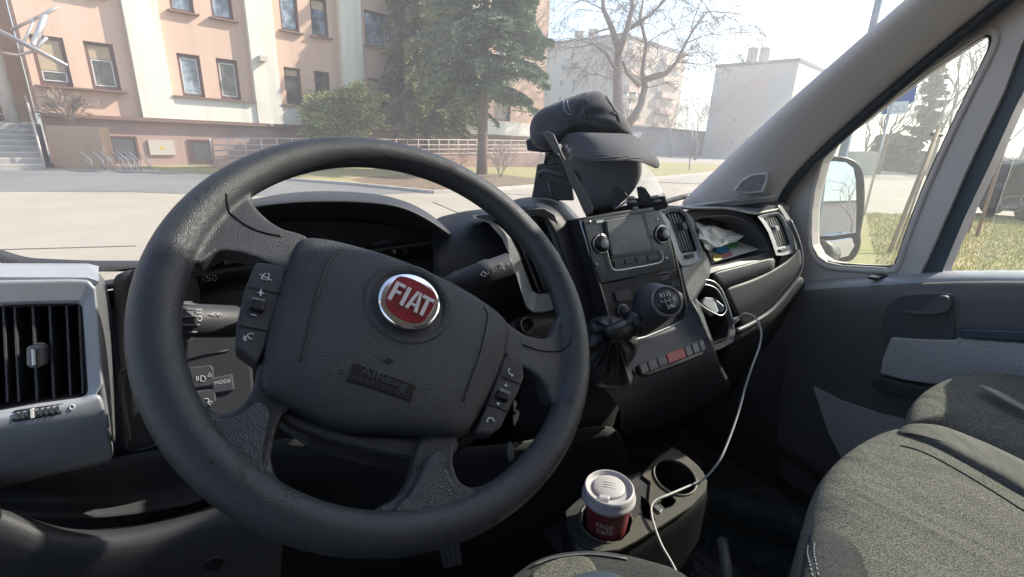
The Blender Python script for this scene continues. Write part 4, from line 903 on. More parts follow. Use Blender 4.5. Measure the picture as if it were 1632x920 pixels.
# --- panel between pod and column
sheet('side_panel', [[PF(u, v, .60) for u, v in [(176, 440), (184, 500), (190, 580), (192, 660), (196, 722)]], [PF(u, v, .59) for u, v in [(196, 434), (202, 500), (206, 580), (208, 660), (212, 716)]], [PF(u, v, .60) for u, v in [(240, 426), (245, 500), (250, 580), (250, 660), (262, 704)]], [PF(u, v, .63) for u, v in [(320, 420), (320, 500), (320, 580), (320, 660), (330, 700)]]], M['plastic'], db)
tube('panel_seam', [PF(u, v, .589) for u, v in [(262, 705), (212, 718), (205, 690), (196, 640), (192, 598), (198, 590), (214, 588)]], .0016, M['black'], db, 6, sm=3)
# switch panel right of it
sw = Plane(PF(345, 600, .585), tiltn(20), VR)
plate('switch_panel', [(296, 540), (372, 524), (400, 560), (405, 640), (380, 670), (300, 680), (290, 600)], sw, 0, -.02, M['plastic'], db, .003)
for nm, px in (('headlamp_switch', [(300, 586), (336, 582), (340, 588), (342, 614), (306, 620)]), ('mode_button', [(335, 604), (370, 596), (374, 622), (340, 628)]), ('headlamp_switch', [(308, 624), (342, 620), (345, 640), (336, 650), (312, 650)])):
    b_ = plate(nm, px, sw, .004, 0, M['plastic_mid'], db, .0015)
    if nm == 'mode_button':
        ex, ey = dirs(sw, 340, 612, 368, 607); text('mode_lettering', 'MODE', sw.pt(354.5, 609, .0045), ex, ey, .0058, M['white'], b_, ext=.00008)
marks('headlamp_symbol', [[(313, 600), (313, 607)], [(316, 600), (316, 607)], [(320, 599), (326, 600), (328, 604), (325, 608), (320, 608), (320, 599)], [(331, 600), (334, 594), (337, 600), (331, 600)]], sw, .0046, .0004, M['white'], db)
marks('headlamp_symbol', [[(325, 636), (331, 635), (333, 639), (330, 643)], [(331, 640), (338, 640), (335, 646), (331, 640)]], sw, .0046, .0004, M['white'], db)
tube('panel_seam', [sw.pt(u, v, .001) for u, v in [(300, 573), (330, 565), (365, 558)]], .001, M['black'], db, 5)
# --- instrument hood and cluster
hi = [(255, 470), (270, 400), (310, 362), (360, 343), (404, 332), (440, 328), (471, 325), (532, 323), (608, 326), (654, 336), (697, 362), (716, 376)]
ho = [(235, 470), (252, 385), (300, 345), (355, 324), (407, 314), (456, 305), (495, 302), (532, 302), (593, 305), (639, 315), (684, 335), (721, 374)]
hk = [(235, 480), (252, 400), (300, 362), (355, 340), (407, 326), (456, 315), (495, 311), (532, 310), (593, 313), (639, 324), (690, 345), (732, 380)]
deep = [(262, 480), (285, 420), (330, 385), (370, 368), (410, 358), (445, 354), (475, 352), (532, 352), (600, 356), (645, 365), (685, 385), (708, 395)]
sheet('instrument_hood', [[PF(u, v, .72) for u, v in deep], [PF(u, v+1, .62) for u, v in hi], [PF(u, v, .585) for u, v in hi], [PF(u, v-3, .582) for u, v in hi], [PF(u*.5+a*.5, v*.5+b*.5-4, .60) for (u, v), (a, b) in zip(hi, ho)], [PF(u, v, .66) for u, v in ho], [PF(u, v, .74) for u, v in hk], [PF(u, v+25, .80) for u, v in hk]], M['plastic'], db, solid=.003)
cl_ = Plane(PF(500, 440, .70), tiltn(20), VR)
plate('cluster_face', [(240, 480), (300, 400), (360, 370), (450, 350), (620, 352), (690, 385), (730, 420), (700, 520), (500, 640), (280, 560)], cl_, 0, -.01, M['soft'], db, 0)
def dial(name, cu, cv, ru, nums, needle, sweep):
    d_ = tube(name, [cl_.pt(cu+ru*math.cos(a), cv+ru*math.sin(a)*1.05, .004) for a in np.linspace(sweep[0], sweep[1], 40)], .0005, M['white_dim'], db, 5)
    t_ = MB()
    for a in np.linspace(sweep[0], sweep[1], 29): t_.tube([cl_.pt(cu+ru*math.cos(a)*.97, cv+ru*math.sin(a)*1.02, .004), cl_.pt(cu+ru*math.cos(a)*.88, cv+ru*math.sin(a)*.92, .004)], .0006, 4)
    t_.build('tick_marks', M['white'], d_)
    for s_, u, v in nums:
        ex, ey = dirs(cl_, u-5, v+.5, u+5, v-.5); text('numeral', s_, cl_.pt(u, v, .005), ex, ey, .013, M['dialtext'], d_, ext=.0001)
    tube('needle', [cl_.pt(*needle[0], .010), cl_.pt(*needle[1], .010)], [.0022, .0009], M['needle'] if name == 'speedometer' else M['white_dim'], d_, 6)
    hub = cl_.pt(cu, cv, 0); lathe('needle_hub', [(.009, 0), (.009, .012), (.005, .014)], hub, cl_.n, M['black'], d_, 20); return d_
dial('speedometer', 372, 460, 52, [('10', 334, 476), ('30', 331, 460), ('50', 337, 444), ('70', 347, 432), ('90', 366, 421)], [(372, 463), (340, 487)], (math.pi*.75, math.pi*1.8))
dial('tachometer', 616, 428, 42, [('2', 589, 405), ('3', 608, 397), ('4', 628, 401), ('5', 645, 416)], [(616, 428), (590, 455)], (math.pi*.85, math.pi*2.05))
# --- dome right of the hood, dark strip framing the centre-left vent
sheet('dash_shoulder', [[PF(u, v, .75) for u, v in [(690, 352), (720, 345), (750, 338), (790, 336), (830, 340)]], [PF(u, v, .66) for u, v in [(690, 372), (718, 352), (750, 343), (790, 348), (822, 365)]], [PF(u, v, .62) for u, v in [(690, 400), (722, 385), (760, 372), (800, 385), (826, 410)]], [PF(u, v, .605) for u, v in [(690, 440), (728, 430), (765, 425), (808, 430), (832, 450)]], [PF(u, v, .62) for u, v in [(690, 490), (735, 490), (775, 488), (815, 490), (842, 496)]], [PF(u, v, .66) for u, v in [(690, 560), (740, 555), (780, 545), (830, 540), (860, 540)]]], M['leather'], db)
cv = Plane(PF(850, 400, .592), tiltn(10), VR)
vo = [(749, 344), (775, 342), (830, 334), (868, 332), (884, 342), (896, 372), (912, 420), (925, 458), (924, 476), (905, 486), (870, 498), (850, 499), (838, 490), (828, 458), (815, 415), (800, 380), (779, 356)]
vi = [(783, 352), (800, 352), (838, 345), (858, 344), (868, 350), (878, 378), (892, 418), (903, 452), (902, 462), (892, 464), (868, 468), (856, 468), (848, 463), (840, 440), (828, 408), (814, 380), (796, 360)]
cvv = ringp('air_vent', vo, vi, cv, .006, -.003, -.05, M['silver_dark'], db, .002); tag(cvv, 'dark silver framed air vent half hidden by the steering wheel rim')
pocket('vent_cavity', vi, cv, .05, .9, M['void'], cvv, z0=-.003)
for i in range(5): plate('slat', [(812+i*13, 349-i), (816+i*13, 349-i), (862+i*9, 465-i), (858+i*9, 465-i)], cv, -.008, -.03, M['plastic'], cvv)
# --- padded column left of the stack
sheet('stack_bolster', [[PF(u, v, .74) for u, v in [(812, 322), (850, 316), (885, 318), (905, 330), (920, 350), (935, 360)]], [PF(u, v, .64) for u, v in [(815, 334), (850, 321), (884, 325), (905, 340), (922, 365), (938, 380)]], [PF(u, v, .60) for u, v in [(870, 336), (882, 338), (896, 348), (912, 370), (930, 400), (946, 440)]], [PF(u, v, .585) for u, v in [(892, 395), (902, 396), (914, 402), (928, 420), (942, 445), (954, 470)]], [PF(u, v, .57) for u, v in [(912, 455), (920, 455), (930, 458), (942, 468), (954, 485), (966, 500)]], [PF(u, v, .56) for u, v in [(920, 530), (930, 530), (940, 532), (950, 538), (962, 545), (975, 550)]]], M['plastic'], db)
# --- radio stack
sp_ = Plane(PF(1010, 400, .555), tiltn(16), VR)
stk = plate('stack_fascia', [(922, 348), (980, 338), (1051, 327), (1062, 360), (1072, 392), (1087, 453), (1095, 490), (1093, 508), (1070, 520), (1029, 537), (985, 548), (970, 500), (958, 460), (943, 417)], sp_, 0, -.06, M['gloss'], db, .002)
tube('chrome_edge', [sp_.pt(u, v, .001) for u, v in [(924, 350), (943, 417), (958, 461), (970, 502), (984, 548), (1029, 537), (1070, 520), (1092, 509), (1095, 490), (1087, 453), (1073, 392), (1062, 358)]], .0014, M['chrome_dull'], db, 6)
ra_ = plate('radio', [(930, 352), (1050, 334), (1064, 362), (1078, 428), (958, 452), (943, 415)], sp_, .004, 0, M['gloss'], db, .0015)
plate('screen_bezel', [(962, 352), (1028, 340), (1036, 366), (1046, 402), (975, 414), (968, 385)], sp_, .007, .003, M['black'], ra_, .001)
plate('screen', [(967, 352), (1022, 342), (1030, 370), (1038, 397), (977, 407), (971, 380)], sp_, .0085, .006, M['screen'], ra_)
tube('chrome_trim', [sp_.pt(u, v, .008) for u, v in [(958, 372), (966, 395), (972, 420), (980, 431), (1010, 427), (1050, 419), (1057, 410), (1052, 398)]], .0013, M['chrome_dull'], ra_, 6, sm=3)
for i in range(4): plate('radio_button', [(978+i*18, 417-i*3), (994+i*18, 414.3-i*3), (996+i*18, 422-i*3), (980+i*18, 425-i*3)], sp_, .0075, .003, M['plastic'], ra_, .0008)
plate('disc_slot', [(950, 352), (962, 350), (963, 354), (951, 356)], sp_, .006, .002, M['chrome_dull'], ra_)
for (u, v, r_) in [(957, 389, .0165), (1054, 374, .0165)]:
    c_ = sp_.pt(u, v, .004); kn = lathe('knob', [(r_*.78, 0), (r_*.76, .007), (r_*.62, .010), (.001, .010)], c_, sp_.n, M['black'], ra_, 28)
    lathe('knob_ring', [(r_, 0), (r_, .003), (r_*.8, .004), (r_*.8, 0)], c_, sp_.n, M['chrome_dull'], kn, 28); lathe('knob_cap', [(r_*.45, .0095), (r_*.45, .0112), (.001, .0115)], c_, sp_.n, M['silver'], kn, 24)
tube('seam', [sp_.pt(958, 453, .001), sp_.pt(1080, 429, .001)], .001, M['black'], db, 5)
for (u, v) in [(940, 354), (1047, 350), (951, 422), (1062, 412)]: lathe('screw', [(.0025, 0), (.0025, .001)], sp_.pt(u, v, .0045), sp_.n, M['chrome_dull'], ra_, 12)
ex, ey = dirs(sp_, 1050, 440, 1070, 436)
marks('heater_emblem', [[(1050, 438), (1054, 435), (1066, 434), (1070, 436)], [(1052, 442), (1068, 439)], [(1054, 446), (1066, 443)]], sp_, .001, .0005, M['white_dim'], db)
for (a, b) in [((963, 472), 0), ((1071, 447), 0)]:
    for i in range(4): plate('grille_slot', [(a[0], a[1]+i*3), (a[0]+13, a[1]-2+i*3), (a[0]+13.4, a[1]-.8+i*3), (a[0]+.4, a[1]+1.2+i*3)], sp_, .0012, 0, M['plastic_mid'], db)
plate('heater_button', [(979, 466), (1004, 461), (1008, 478), (984, 483)], sp_, .004, 0, M['plastic'], db, .0015)
tube('button_symbol', [sp_.pt(992, 474, .0045), sp_.pt(993, 469, .0045)], .0006, M['white'], db, 5)
for (u, v, r_) in [(992, 495, .0095), (1078, 474, .0095)]:
    kn = lathe('heater_knob', [(r_, 0), (r_*.95, .007), (r_*.8, .009), (.001, .009)], sp_.pt(u, v, .001), sp_.n, M['plastic'], db, 24); lathe('knob_ring', [(r_*1.2, 0), (r_*1.2, .002), (r_, .003)], sp_.pt(u, v, .001), sp_.n, M['silver_dark'], kn, 24)
# --- vent right of the radio
rv = Plane(PF(1085, 375, .57), tiltn(12), VR)
vo = [(1052, 337), (1066, 331), (1083, 331), (1094, 338), (1103, 355), (1112, 378), (1120, 404), (1117, 417), (1104, 423), (1087, 426), (1080, 414), (1072, 388), (1062, 360)]
vi = [(1060, 342), (1070, 338), (1083, 338), (1090, 344), (1097, 360), (1104, 380), (1110, 398), (1108, 401), (1100, 402), (1087, 404), (1083, 398), (1076, 376), (1068, 354)]
v2 = ringp('air_vent', vo, vi, rv, .006, .001, -.03, M['silver'], db, .002); tag(v2, 'bright silver framed air vent just right of the radio')
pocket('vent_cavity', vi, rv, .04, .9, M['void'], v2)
for i in range(6): plate('slat', [(1064+i*5, 340), (1066.5+i*5, 340), (1089+i*4.2, 403-i*.4), (1087+i*4.2, 403-i*.4)], rv, -.003, -.02, M['silver_dark'], v2)
plate('vent_knob', [(1086, 355), (1094, 354), (1097, 366), (1090, 368)], rv, .006, -.008, M['plastic_mid'], v2, .002)
plate('thumb_wheel', [(1092, 407), (1106, 404), (1108, 410), (1095, 413)], rv, .006, -.002, M['black'], v2, .001)
sheet('stack_side', [[PF(u, v, .59) for u, v in [(1120, 404), (1126, 420), (1132, 440)]], [rv.pt(u, v, .0) for u, v in [(1088, 424), (1096, 450), (1108, 470)]], [sp_.pt(u, v, -.002) for u, v in [(1080, 428), (1090, 462), (1098, 496)]]], M['plastic_mid'], db)
# --- passenger side: open shelf, flap and right vent
pp_ = Plane(PF(1170, 400, .60), tiltn(12), VR)
shelf = [(1107, 350), (1130, 344), (1160, 343), (1184, 349), (1203, 360), (1215, 374), (1223, 388), (1227, 400), (1216, 407), (1180, 415), (1134, 425), (1122, 395), (1113, 370)]
pk = pocket('open_shelf', shelf, pp_, .17, .93, M['shelf'], db, 2, shift=VU*-.005)
outr = [(1094, 338), (1120, 336), (1151, 334), (1176, 337), (1198, 347), (1215, 364), (1226, 384), (1234, 402), (1232, 412), (1208, 417), (1151, 431), (1131, 437), (1118, 404), (1106, 366)]
inr = [(1107, 350), (1130, 344), (1155, 343), (1184, 349), (1200, 358), (1214, 373), (1222, 388), (1227, 400), (1222, 404), (1200, 411), (1160, 419), (1134, 425), (1122, 395), (1113, 370)]
ringp('shelf_rim', outr, inr, pp_, .006, -.002, -.03, M['plastic_mid'], db, .002)
sheet('passenger_top', [[PF(u, v, .60) for u, v in [(1075, 331), (1120, 332), (1151, 331), (1176, 334), (1200, 343), (1222, 336), (1245, 334)]], [PF(u, v, .66) for u, v in [(1065, 326), (1110, 328), (1150, 327), (1180, 327), (1205, 326), (1225, 322), (1240, 325)]], [PF(u, v, .80) for u, v in [(1050, 330), (1100, 327), (1150, 327), (1180, 328), (1200, 330), (1220, 332), (1236, 335)]]], M['plastic_mid'], db)
sheet('silver_band', [[pp_.pt(u, v, .006) for u, v in [(1131, 436), (1160, 429), (1200, 419), (1233, 410)]], [pp_.pt(u, v, .009) for u, v in [(1138, 446), (1164, 439), (1200, 428), (1232, 418)]], [pp_.pt(u, v, .006) for u, v in [(1150, 460), (1175, 452), (1205, 441), (1232, 428)]], [pp_.pt(u, v, -.02) for u, v in [(1152, 462), (1176, 454), (1206, 443), (1234, 430)]]], M['plastic_mid'], db)
tube('flap_seam', [pp_.pt(u, v, .002) for u, v in [(1150, 459), (1176, 453), (1206, 442), (1226, 432)]], .0015, M['black'], db, 5)
sheet('glovebox_flap', [[pp_.pt(u, v, .0) for u, v in [(1150, 459), (1180, 452), (1210, 441), (1240, 425), (1262, 410), (1272, 392)]], [pp_.pt(u, v, .004) for u, v in [(1160, 480), (1190, 472), (1216, 458), (1244, 440), (1265, 424), (1274, 405)]], [pp_.pt(u, v, .006) for u, v in [(1170, 502), (1196, 492), (1220, 476), (1245, 458), (1264, 438), (1274, 418)]], [pp_.pt(u, v, -.01) for u, v in [(1182, 522), (1204, 508), (1226, 492), (1247, 470), (1264, 448), (1275, 428)]]], M['plastic'], db)
tube('lower_lip', [pp_.pt(u, v, .002) for u, v in [(1172, 528), (1190, 520), (1206, 511), (1228, 496), (1248, 474), (1264, 452), (1275, 430), (1276, 405), (1270, 380), (1258, 352)]], .0055, M['silver_dark'], db, 8, sm=3)
sheet('under_panel', [[pp_.pt(u, v, -.002) for u, v in [(1150, 545), (1190, 523), (1228, 499), (1262, 458), (1278, 430)]], [PF(u, v, .63) for u, v in [(1150, 590), (1190, 560), (1228, 530), (1262, 495), (1282, 470)]], [PF(u, v, .74) for u, v in [(1150, 640), (1190, 610), (1228, 580), (1262, 550), (1290, 530)]]], M['soft'], db)
ev_ = Plane(PF(1240, 370, .60), tiltn(10, -10), VR)
vo = [(1207, 345), (1222, 341), (1240, 338), (1250, 348), (1258, 368), (1266, 392), (1265, 404), (1248, 408), (1237, 408), (1232, 392), (1224, 370), (1214, 354)]
vi = [(1216, 348), (1226, 344), (1238, 343), (1245, 351), (1252, 370), (1258, 388), (1256, 391), (1246, 393), (1240, 394), (1236, 384), (1230, 368), (1222, 355)]
v3 = ringp('air_vent', vo, vi, ev_, .006, .001, -.03, M['silver'], db, .002); tag(v3, 'silver framed air vent at the far right end beside the door')
pocket('vent_cavity', vi, ev_, .04, .9, M['void'], v3)
for i in range(6): plate('slat', [(1219+i*4, 346), (1221+i*4, 346), (1240+i*3.3, 392), (1238+i*3.3, 392)], ev_, -.003, -.02, M['silver_dark'], v3)
plate('vent_knob', [(1236, 361), (1241, 360), (1243, 368), (1238, 369)], ev_, .006, -.008, M['silver'], v3, .002)
plate('thumb_wheel', [(1243, 398), (1256, 395), (1257, 399), (1245, 402)], ev_, .0075, -.002, M['black'], v3, .001)
sheet('dash_end', [[ev_.pt(u, v, -.004) for u, v in [(1236, 326), (1250, 345), (1262, 372), (1268, 395), (1268, 412)]], [PF(u, v, .62) for u, v in [(1244, 326), (1260, 348), (1270, 372), (1276, 395), (1278, 420)]], [PF(u, v, .72) for u, v in [(1246, 328), (1264, 352), (1276, 378), (1282, 402), (1284, 432)]]], M['silver_dark'], db)
# --- tray with the phone charger
ty = Plane(PF(1130, 490, .545), tiltn(35), VR)
tray = [(1092, 452), (1117, 445), (1138, 448), (1150, 460), (1160, 485), (1168, 512), (1172, 528), (1170, 545), (1150, 556), (1134, 562), (1122, 530), (1112, 495), (1102, 470)]
tri = [(1098, 458), (1118, 452), (1134, 455), (1144, 465), (1152, 486), (1159, 508), (1163, 524), (1160, 538), (1148, 546), (1138, 550), (1128, 524), (1118, 494), (1108, 472)]
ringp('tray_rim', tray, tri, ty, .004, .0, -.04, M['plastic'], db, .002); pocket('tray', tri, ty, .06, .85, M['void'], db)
tube('tray_trim', [ty.pt(u, v, .005) for u, v in [(1092, 454), (1117, 446), (1137, 449), (1150, 462), (1160, 486), (1168, 512)]], .0014, M['chrome_dull'], db, 6, sm=3)
tube('tray_trim', [ty.pt(u, v, .004) for u, v in [(1094, 459), (1104, 456), (1121, 453), (1140, 459), (1150, 472), (1158, 492), (1150, 503), (1136, 498), (1118, 487), (1104, 472)]], .0011, M['chrome_dull'], db, 6, True, sm=3)
lathe('power_socket', [(.013, -.01), (.013, .004), (.010, .006), (.009, 0)], ty.pt(1160, 516, -.01), ty.n, M['chrome_dull'], db, 24)
# --- lower centre console with the gear lever
sheet('centre_console', [[sp_.pt(u, v, .002) for u, v in [(940, 560), (980, 551), (1029, 539), (1070, 522), (1096, 508), (1098, 470)]], [PF(u, v, .50) for u, v in [(945, 590), (985, 575), (1032, 556), (1078, 538), (1108, 520), (1112, 492)]], [PF(u, v, .475) for u, v in [(955, 612), (1000, 596), (1045, 580), (1092, 562), (1122, 545), (1126, 530)]], [PF(u, v, .465) for u, v in [(975, 632), (1010, 616), (1052, 600), (1098, 582), (1130, 566), (1136, 556)]], [PF(u, v, .48) for u, v in [(985, 645), (1010, 635), (1052, 620), (1098, 600), (1132, 582), (1142, 572)]], [PF(u, v, .54) for u, v in [(990, 665), (1015, 655), (1056, 640), (1100, 620), (1136, 600), (1150, 588)]], [PF(u, v, .66) for u, v in [(990, 700), (1015, 690), (1056, 680), (1100, 660), (1140, 640), (1170, 620)]]], M['plastic_mid'], db)
bp_ = Plane(PF(1070, 572, .452), tiltn(48), VR)
sb = plate('switch_bar', [(1016, 582), (1040, 572), (1116, 542), (1125, 554), (1120, 566), (1090, 578), (1036, 598), (1026, 598)], bp_, .002, -.01, M['black'], db, .002)
xs = [1018, 1031, 1046, 1061, 1090, 1101, 1112, 1121]
for i in range(7):
    a, b = xs[i], xs[i+1]; y = lambda x: 581.5-(x-1018)*.392
    nm = 'hazard_button' if i == 3 else 'switch'
    px = [(a+.8, y(a)), (b-.8, y(b)), (b+4.5, y(b)+15.5), (a+6, y(a)+15.5)]
    b_ = plate(nm, px, bp_, .0055, 0, M['redbtn'] if i == 3 else M['plastic_mid'], sb, .0012)
    if i in (1, 2, 6): marks('switch_symbol', [[((a+b)/2+1, y(a)+3), ((a+b)/2+6, y(a)+1.5)], [((a+b)/2+1, y(a)+7), ((a+b)/2+6, y(a)+6), ((a+b)/2+7, y(a)+10), ((a+b)/2+2, y(a)+11), ((a+b)/2+1, y(a)+7)]], bp_, .006, .0004, M['white_dim'], b_)
lathe('console_screw', [(.005, 0), (.005, .002), (.003, .002)], PF(1011, 592, .455), tiltn(40), M['black'], db, 16)
# --- lower left: dark shelf with lip, knee panel
sheet('lower_shelf', [[PF(u, v, .62) for u, v in [(-80, 790), (0, 770), (90, 750), (180, 730), (260, 712), (340, 700)]], [PF(u, v, .66) for u, v in [(-80, 800), (0, 790), (90, 790), (180, 790), (260, 775), (340, 760)]], [PF(u, v, .62) for u, v in [(-80, 815), (0, 822), (90, 830), (180, 828), (260, 815), (340, 800)]]], M['soft'], db)
sheet('shelf_lip', [[PF(u, v, .60) for u, v in [(-80, 790), (0, 818), (70, 842), (130, 852), (220, 845), (330, 815), (450, 780)]], [PF(u, v, .54) for u, v in [(-80, 778), (0, 812), (70, 846), (130, 858), (220, 852), (330, 820), (450, 790)]], [PF(u, v, .53) for u, v in [(-80, 800), (0, 830), (70, 862), (130, 874), (220, 866), (330, 834), (450, 800)]], [PF(u, v, .55) for u, v in [(-80, 1000), (0, 1000), (70, 1000), (130, 1000), (220, 1000), (330, 1000), (450, 1000)]]], M['plastic'], db)
tube('panel_seam', [PF(u, v, .535) for u, v in [(160, 915), (200, 900), (280, 880), (370, 858)]], .0016, M['black'], db, 6)
lathe('panel_screw', [(.010, 0), (.010, .003), (.006, .003)], PF(341, 896, .535), -VF, M['black'], db, 20)
sheet('knee_panel', [[PF(u, v, .60) for u, v in [(380, 690), (520, 700), (700, 720), (880, 700), (990, 660)]], [PF(u, v, .66) for u, v in [(380, 800), (520, 800), (700, 800), (880, 780), (1000, 740)]], [PF(u, v, .80) for u, v in [(380, 940), (520, 940), (700, 900), (880, 860), (1000, 820)]]], M['soft'], db)
sheet('tunnel_panel', [[V3(.40, .66, -.40), V3(.42, .60, -.40), V3(.66, .60, -.38), V3(.70, .66, -.38)], [V3(.40, .70, -.62), V3(.42, .66, -.64), V3(.66, .66, -.64), V3(.70, .70, -.62)], [V3(.38, .80, -1.0), V3(.42, .80, -1.0), V3(.68, .80, -1.0), V3(.72, .80, -1.0)]], M['soft'], db)
# ================================================================== STEERING COLUMN
sc_ = empty('steering_column', V3(.1, .5, -.22), 'dark steering column shroud with two control stalks behind the wheel', 'steering column')
sheet('shroud', [[PF(u, v, .53) for u, v in [(430, 500), (520, 440), (620, 430), (720, 470), (800, 540)]], [PF(u, v, .56) for u, v in [(440, 600), (520, 560), (620, 560), (720, 590), (790, 640)]], [PF(u, v, .55) for u, v in [(460, 700), (540, 720), (620, 735), (720, 730), (760, 700)]]], M['soft'], sc_)
sheet('ignition_surround', [[PF(u, v, .60) for u, v in [(812, 516), (832, 508), (856, 498), (885, 496)]], [PF(u, v, .575) for u, v in [(812, 528), (836, 520), (860, 512), (888, 512)]], [PF(u, v, .585) for u, v in [(814, 548), (838, 548), (864, 546), (892, 540)]]], M['holder_top'], sc_)  # taupe colour stands for sunlight on the dark column plastic
lathe('ignition_socket', [(.014, -.01), (.015, .004), (.012, .006), (.011, -.01)], PF(838, 520, .57), tiltn(30, -10), M['black'], sc_, 20)
a_, b_ = PF(400, 513, .50), PF(296, 511, .475); sa = (b_-a_).normalized(); r0_ = .0155
ist = tube('indicator_stalk', [a_, a_.lerp(b_, .25), a_.lerp(b_, .3), a_.lerp(b_, .86), b_, b_+sa*.03], [.012, .0145, r0_, r0_, r0_*1.02, r0_*.9], M['plastic'], sc_, 24)
sy = (CU-CU.dot(sa)*sa).normalized(); sn = sy.cross(sa); sn = sn if sn.dot(CF) < 0 else -sn
_c = a_.lerp(b_, .5); _n = (CAM-_c); _n = (_n-_n.dot(sa)*sa).normalized(); ipl = Plane(_c+_n*r0_*1.02, _n, -sa)
marks('stalk_symbols', [[(337, 501), (343, 498), (343, 504), (337, 501)], [(345, 501), (351, 498), (351, 504), (345, 501)], [(334, 501), (337, 501)], [(352, 501), (355, 501)], [(314, 494), (322, 493), (322, 498), (314, 499), (314, 494)]], ipl, .0002, .0004, M['white'], ist)
tube('dial_mark', [ipl.pt(318+3.5*math.cos(a), 508+3.5*math.sin(a), .0002) for a in np.linspace(0, 2*math.pi, 11)[:-1]], .0004, M['white'], ist, 5, True)
g_ = MB()
for i in range(14):
    an = i/14*2*math.pi; p = b_+(sy*math.cos(an)+sn*math.sin(an))*r0_*1.03; g_.tube([p-sa*.004, p+sa*.012], .0011, 5)
g_.build('grip_ribs', M['plastic_mid'], ist)
a_, b_ = PF(690, 462, .55), PF(812, 421, .525); sa = (b_-a_).normalized()
wst = tube('wiper_stalk', [a_, a_.lerp(b_, .25), a_.lerp(b_, .3), a_.lerp(b_, .6), a_.lerp(b_, .62), a_.lerp(b_, .74), a_.lerp(b_, .76), b_, b_+sa*.003], [.010, .0125, .014, .015, .0165, .0165, .015, .0155, .013], M['plastic'], sc_, 24)
sy = (CU-CU.dot(sa)*sa).normalized(); sn = sy.cross(sa); sn = sn if sn.dot(CF) < 0 else -sn
_c = a_.lerp(b_, .6); _n = (CAM-_c); _n = (_n-_n.dot(sa)*sa).normalized(); ipl = Plane(_c+_n*.0172, _n, sa)
marks('stalk_symbols', [[(766, 438), (770, 433), (775, 436), (773, 441), (766, 438)], [(777, 437), (780, 435)], [(785, 434), (789, 432)], [(779, 425), (784, 423)], [(796, 426), (800, 420), (805, 423), (802, 428), (796, 426)], [(798, 418), (804, 430)], [(809, 419), (811, 423)]], ipl, .0002, .0004, M['white'], wst)
# ignition keys hanging behind the right spoke
ky = empty('key_ring', PF(820, 655, .42), 'small bunch of keys hanging behind the right wheel buttons', 'keys')
for i, (u, v) in enumerate([(818, 640), (822, 655), (818, 662)]): plate('key', [(u, v), (u+4, v-2), (u+6, v+4), (u+3, v+16), (u+1, v+16)], Plane(PF(820, 655, .45), tiltn(30), VR), .002*i, .002*i-.0015, M['chrome_dull'], ky)
tag(inflate('adjust_lever', [(808, 712), (812, 703), (816, 708), (820, 728), (815, 738), (810, 734)], Plane(PF(814, 720, .47), tiltn(30), VR), 0, .004, .004, M['plastic_mid'], None, 2), 'small grey lever below the wheel at the right', 'lever')
# ================================================================== STEERING WHEEL
WC = CAM+ray(644.7, 491.7)*.41758
_a, _b = .76658, -.13349
WN = -(VF*math.cos(_a)*math.cos(_b)-VU*math.sin(_a)+VR*math.cos(_a)*math.sin(_b)); WN.normalize()
wx = VU.cross(WN).normalized(); WP = Plane(WC, WN, wx)
sw_ = empty('steering_wheel', WC, 'large black grained steering wheel with a red and chrome round badge', 'steering wheel')
mb = MB(); pts = [WC+WP.x*math.cos(a)*.180+WP.y*math.sin(a)*.180 for a in np.linspace(0, 2*math.pi, 97)[:-1]]
tr = []
for p in pts:
    q = (p-CAM); uu = q.dot(CR)/q.dot(CF); tr.append(0.0152+.0012*max(0, min(1, (-uu-.25)/.5)))
mb.tube(pts, tr, 20, True)
def slab(px, z0, z1, sm=2):
    px = [tuple(p) for p in smoothloop(px, sm)] if sm else px
    top = [WP.pt(u, v, z0) for u, v in px]; bot = [p+WN*(z1-z0) for p in top]; n = len(top)
    tris = tessellate_polygon([top]); fs_ = [tuple(t) for t in tris]+[tuple(n+i for i in reversed(t)) for t in tris]+[(i, n+i, n+(i+1) % n, (i+1) % n) for i in range(n)]
    mb.add(top+bot, fs_)
slab([(318, 330), (360, 288), (395, 300), (405, 325), (425, 347), (452, 364), (492, 378), (488, 420), (470, 446), (448, 430), (415, 413), (380, 402), (345, 400), (318, 420), (296, 400)], .003, -.016)
slab([(800, 508), (815, 518), (836, 532), (856, 538), (872, 538), (884, 530), (892, 505), (912, 520), (922, 560), (910, 600), (882, 640), (872, 620), (858, 600), (832, 584), (805, 566), (790, 540)], .003, -.016)
slab([(420, 575), (408, 595), (401, 622), (384, 647), (357, 659), (333, 652), (312, 632), (282, 640), (300, 700), (350, 760), (420, 810), (475, 815), (480, 795), (446, 768), (433, 738), (434, 708), (450, 660), (470, 640)], .001, -.018)
slab([(680, 690), (664, 720), (660, 745), (652, 768), (634, 792), (605, 808), (590, 830), (640, 850), (720, 850), (790, 815), (800, 765), (770, 774), (748, 776), (733, 766), (724, 744), (724, 720), (730, 690)], .001, -.018)
rim = mb.build('rim', M['rim'], sw_, True, remesh=.0016)
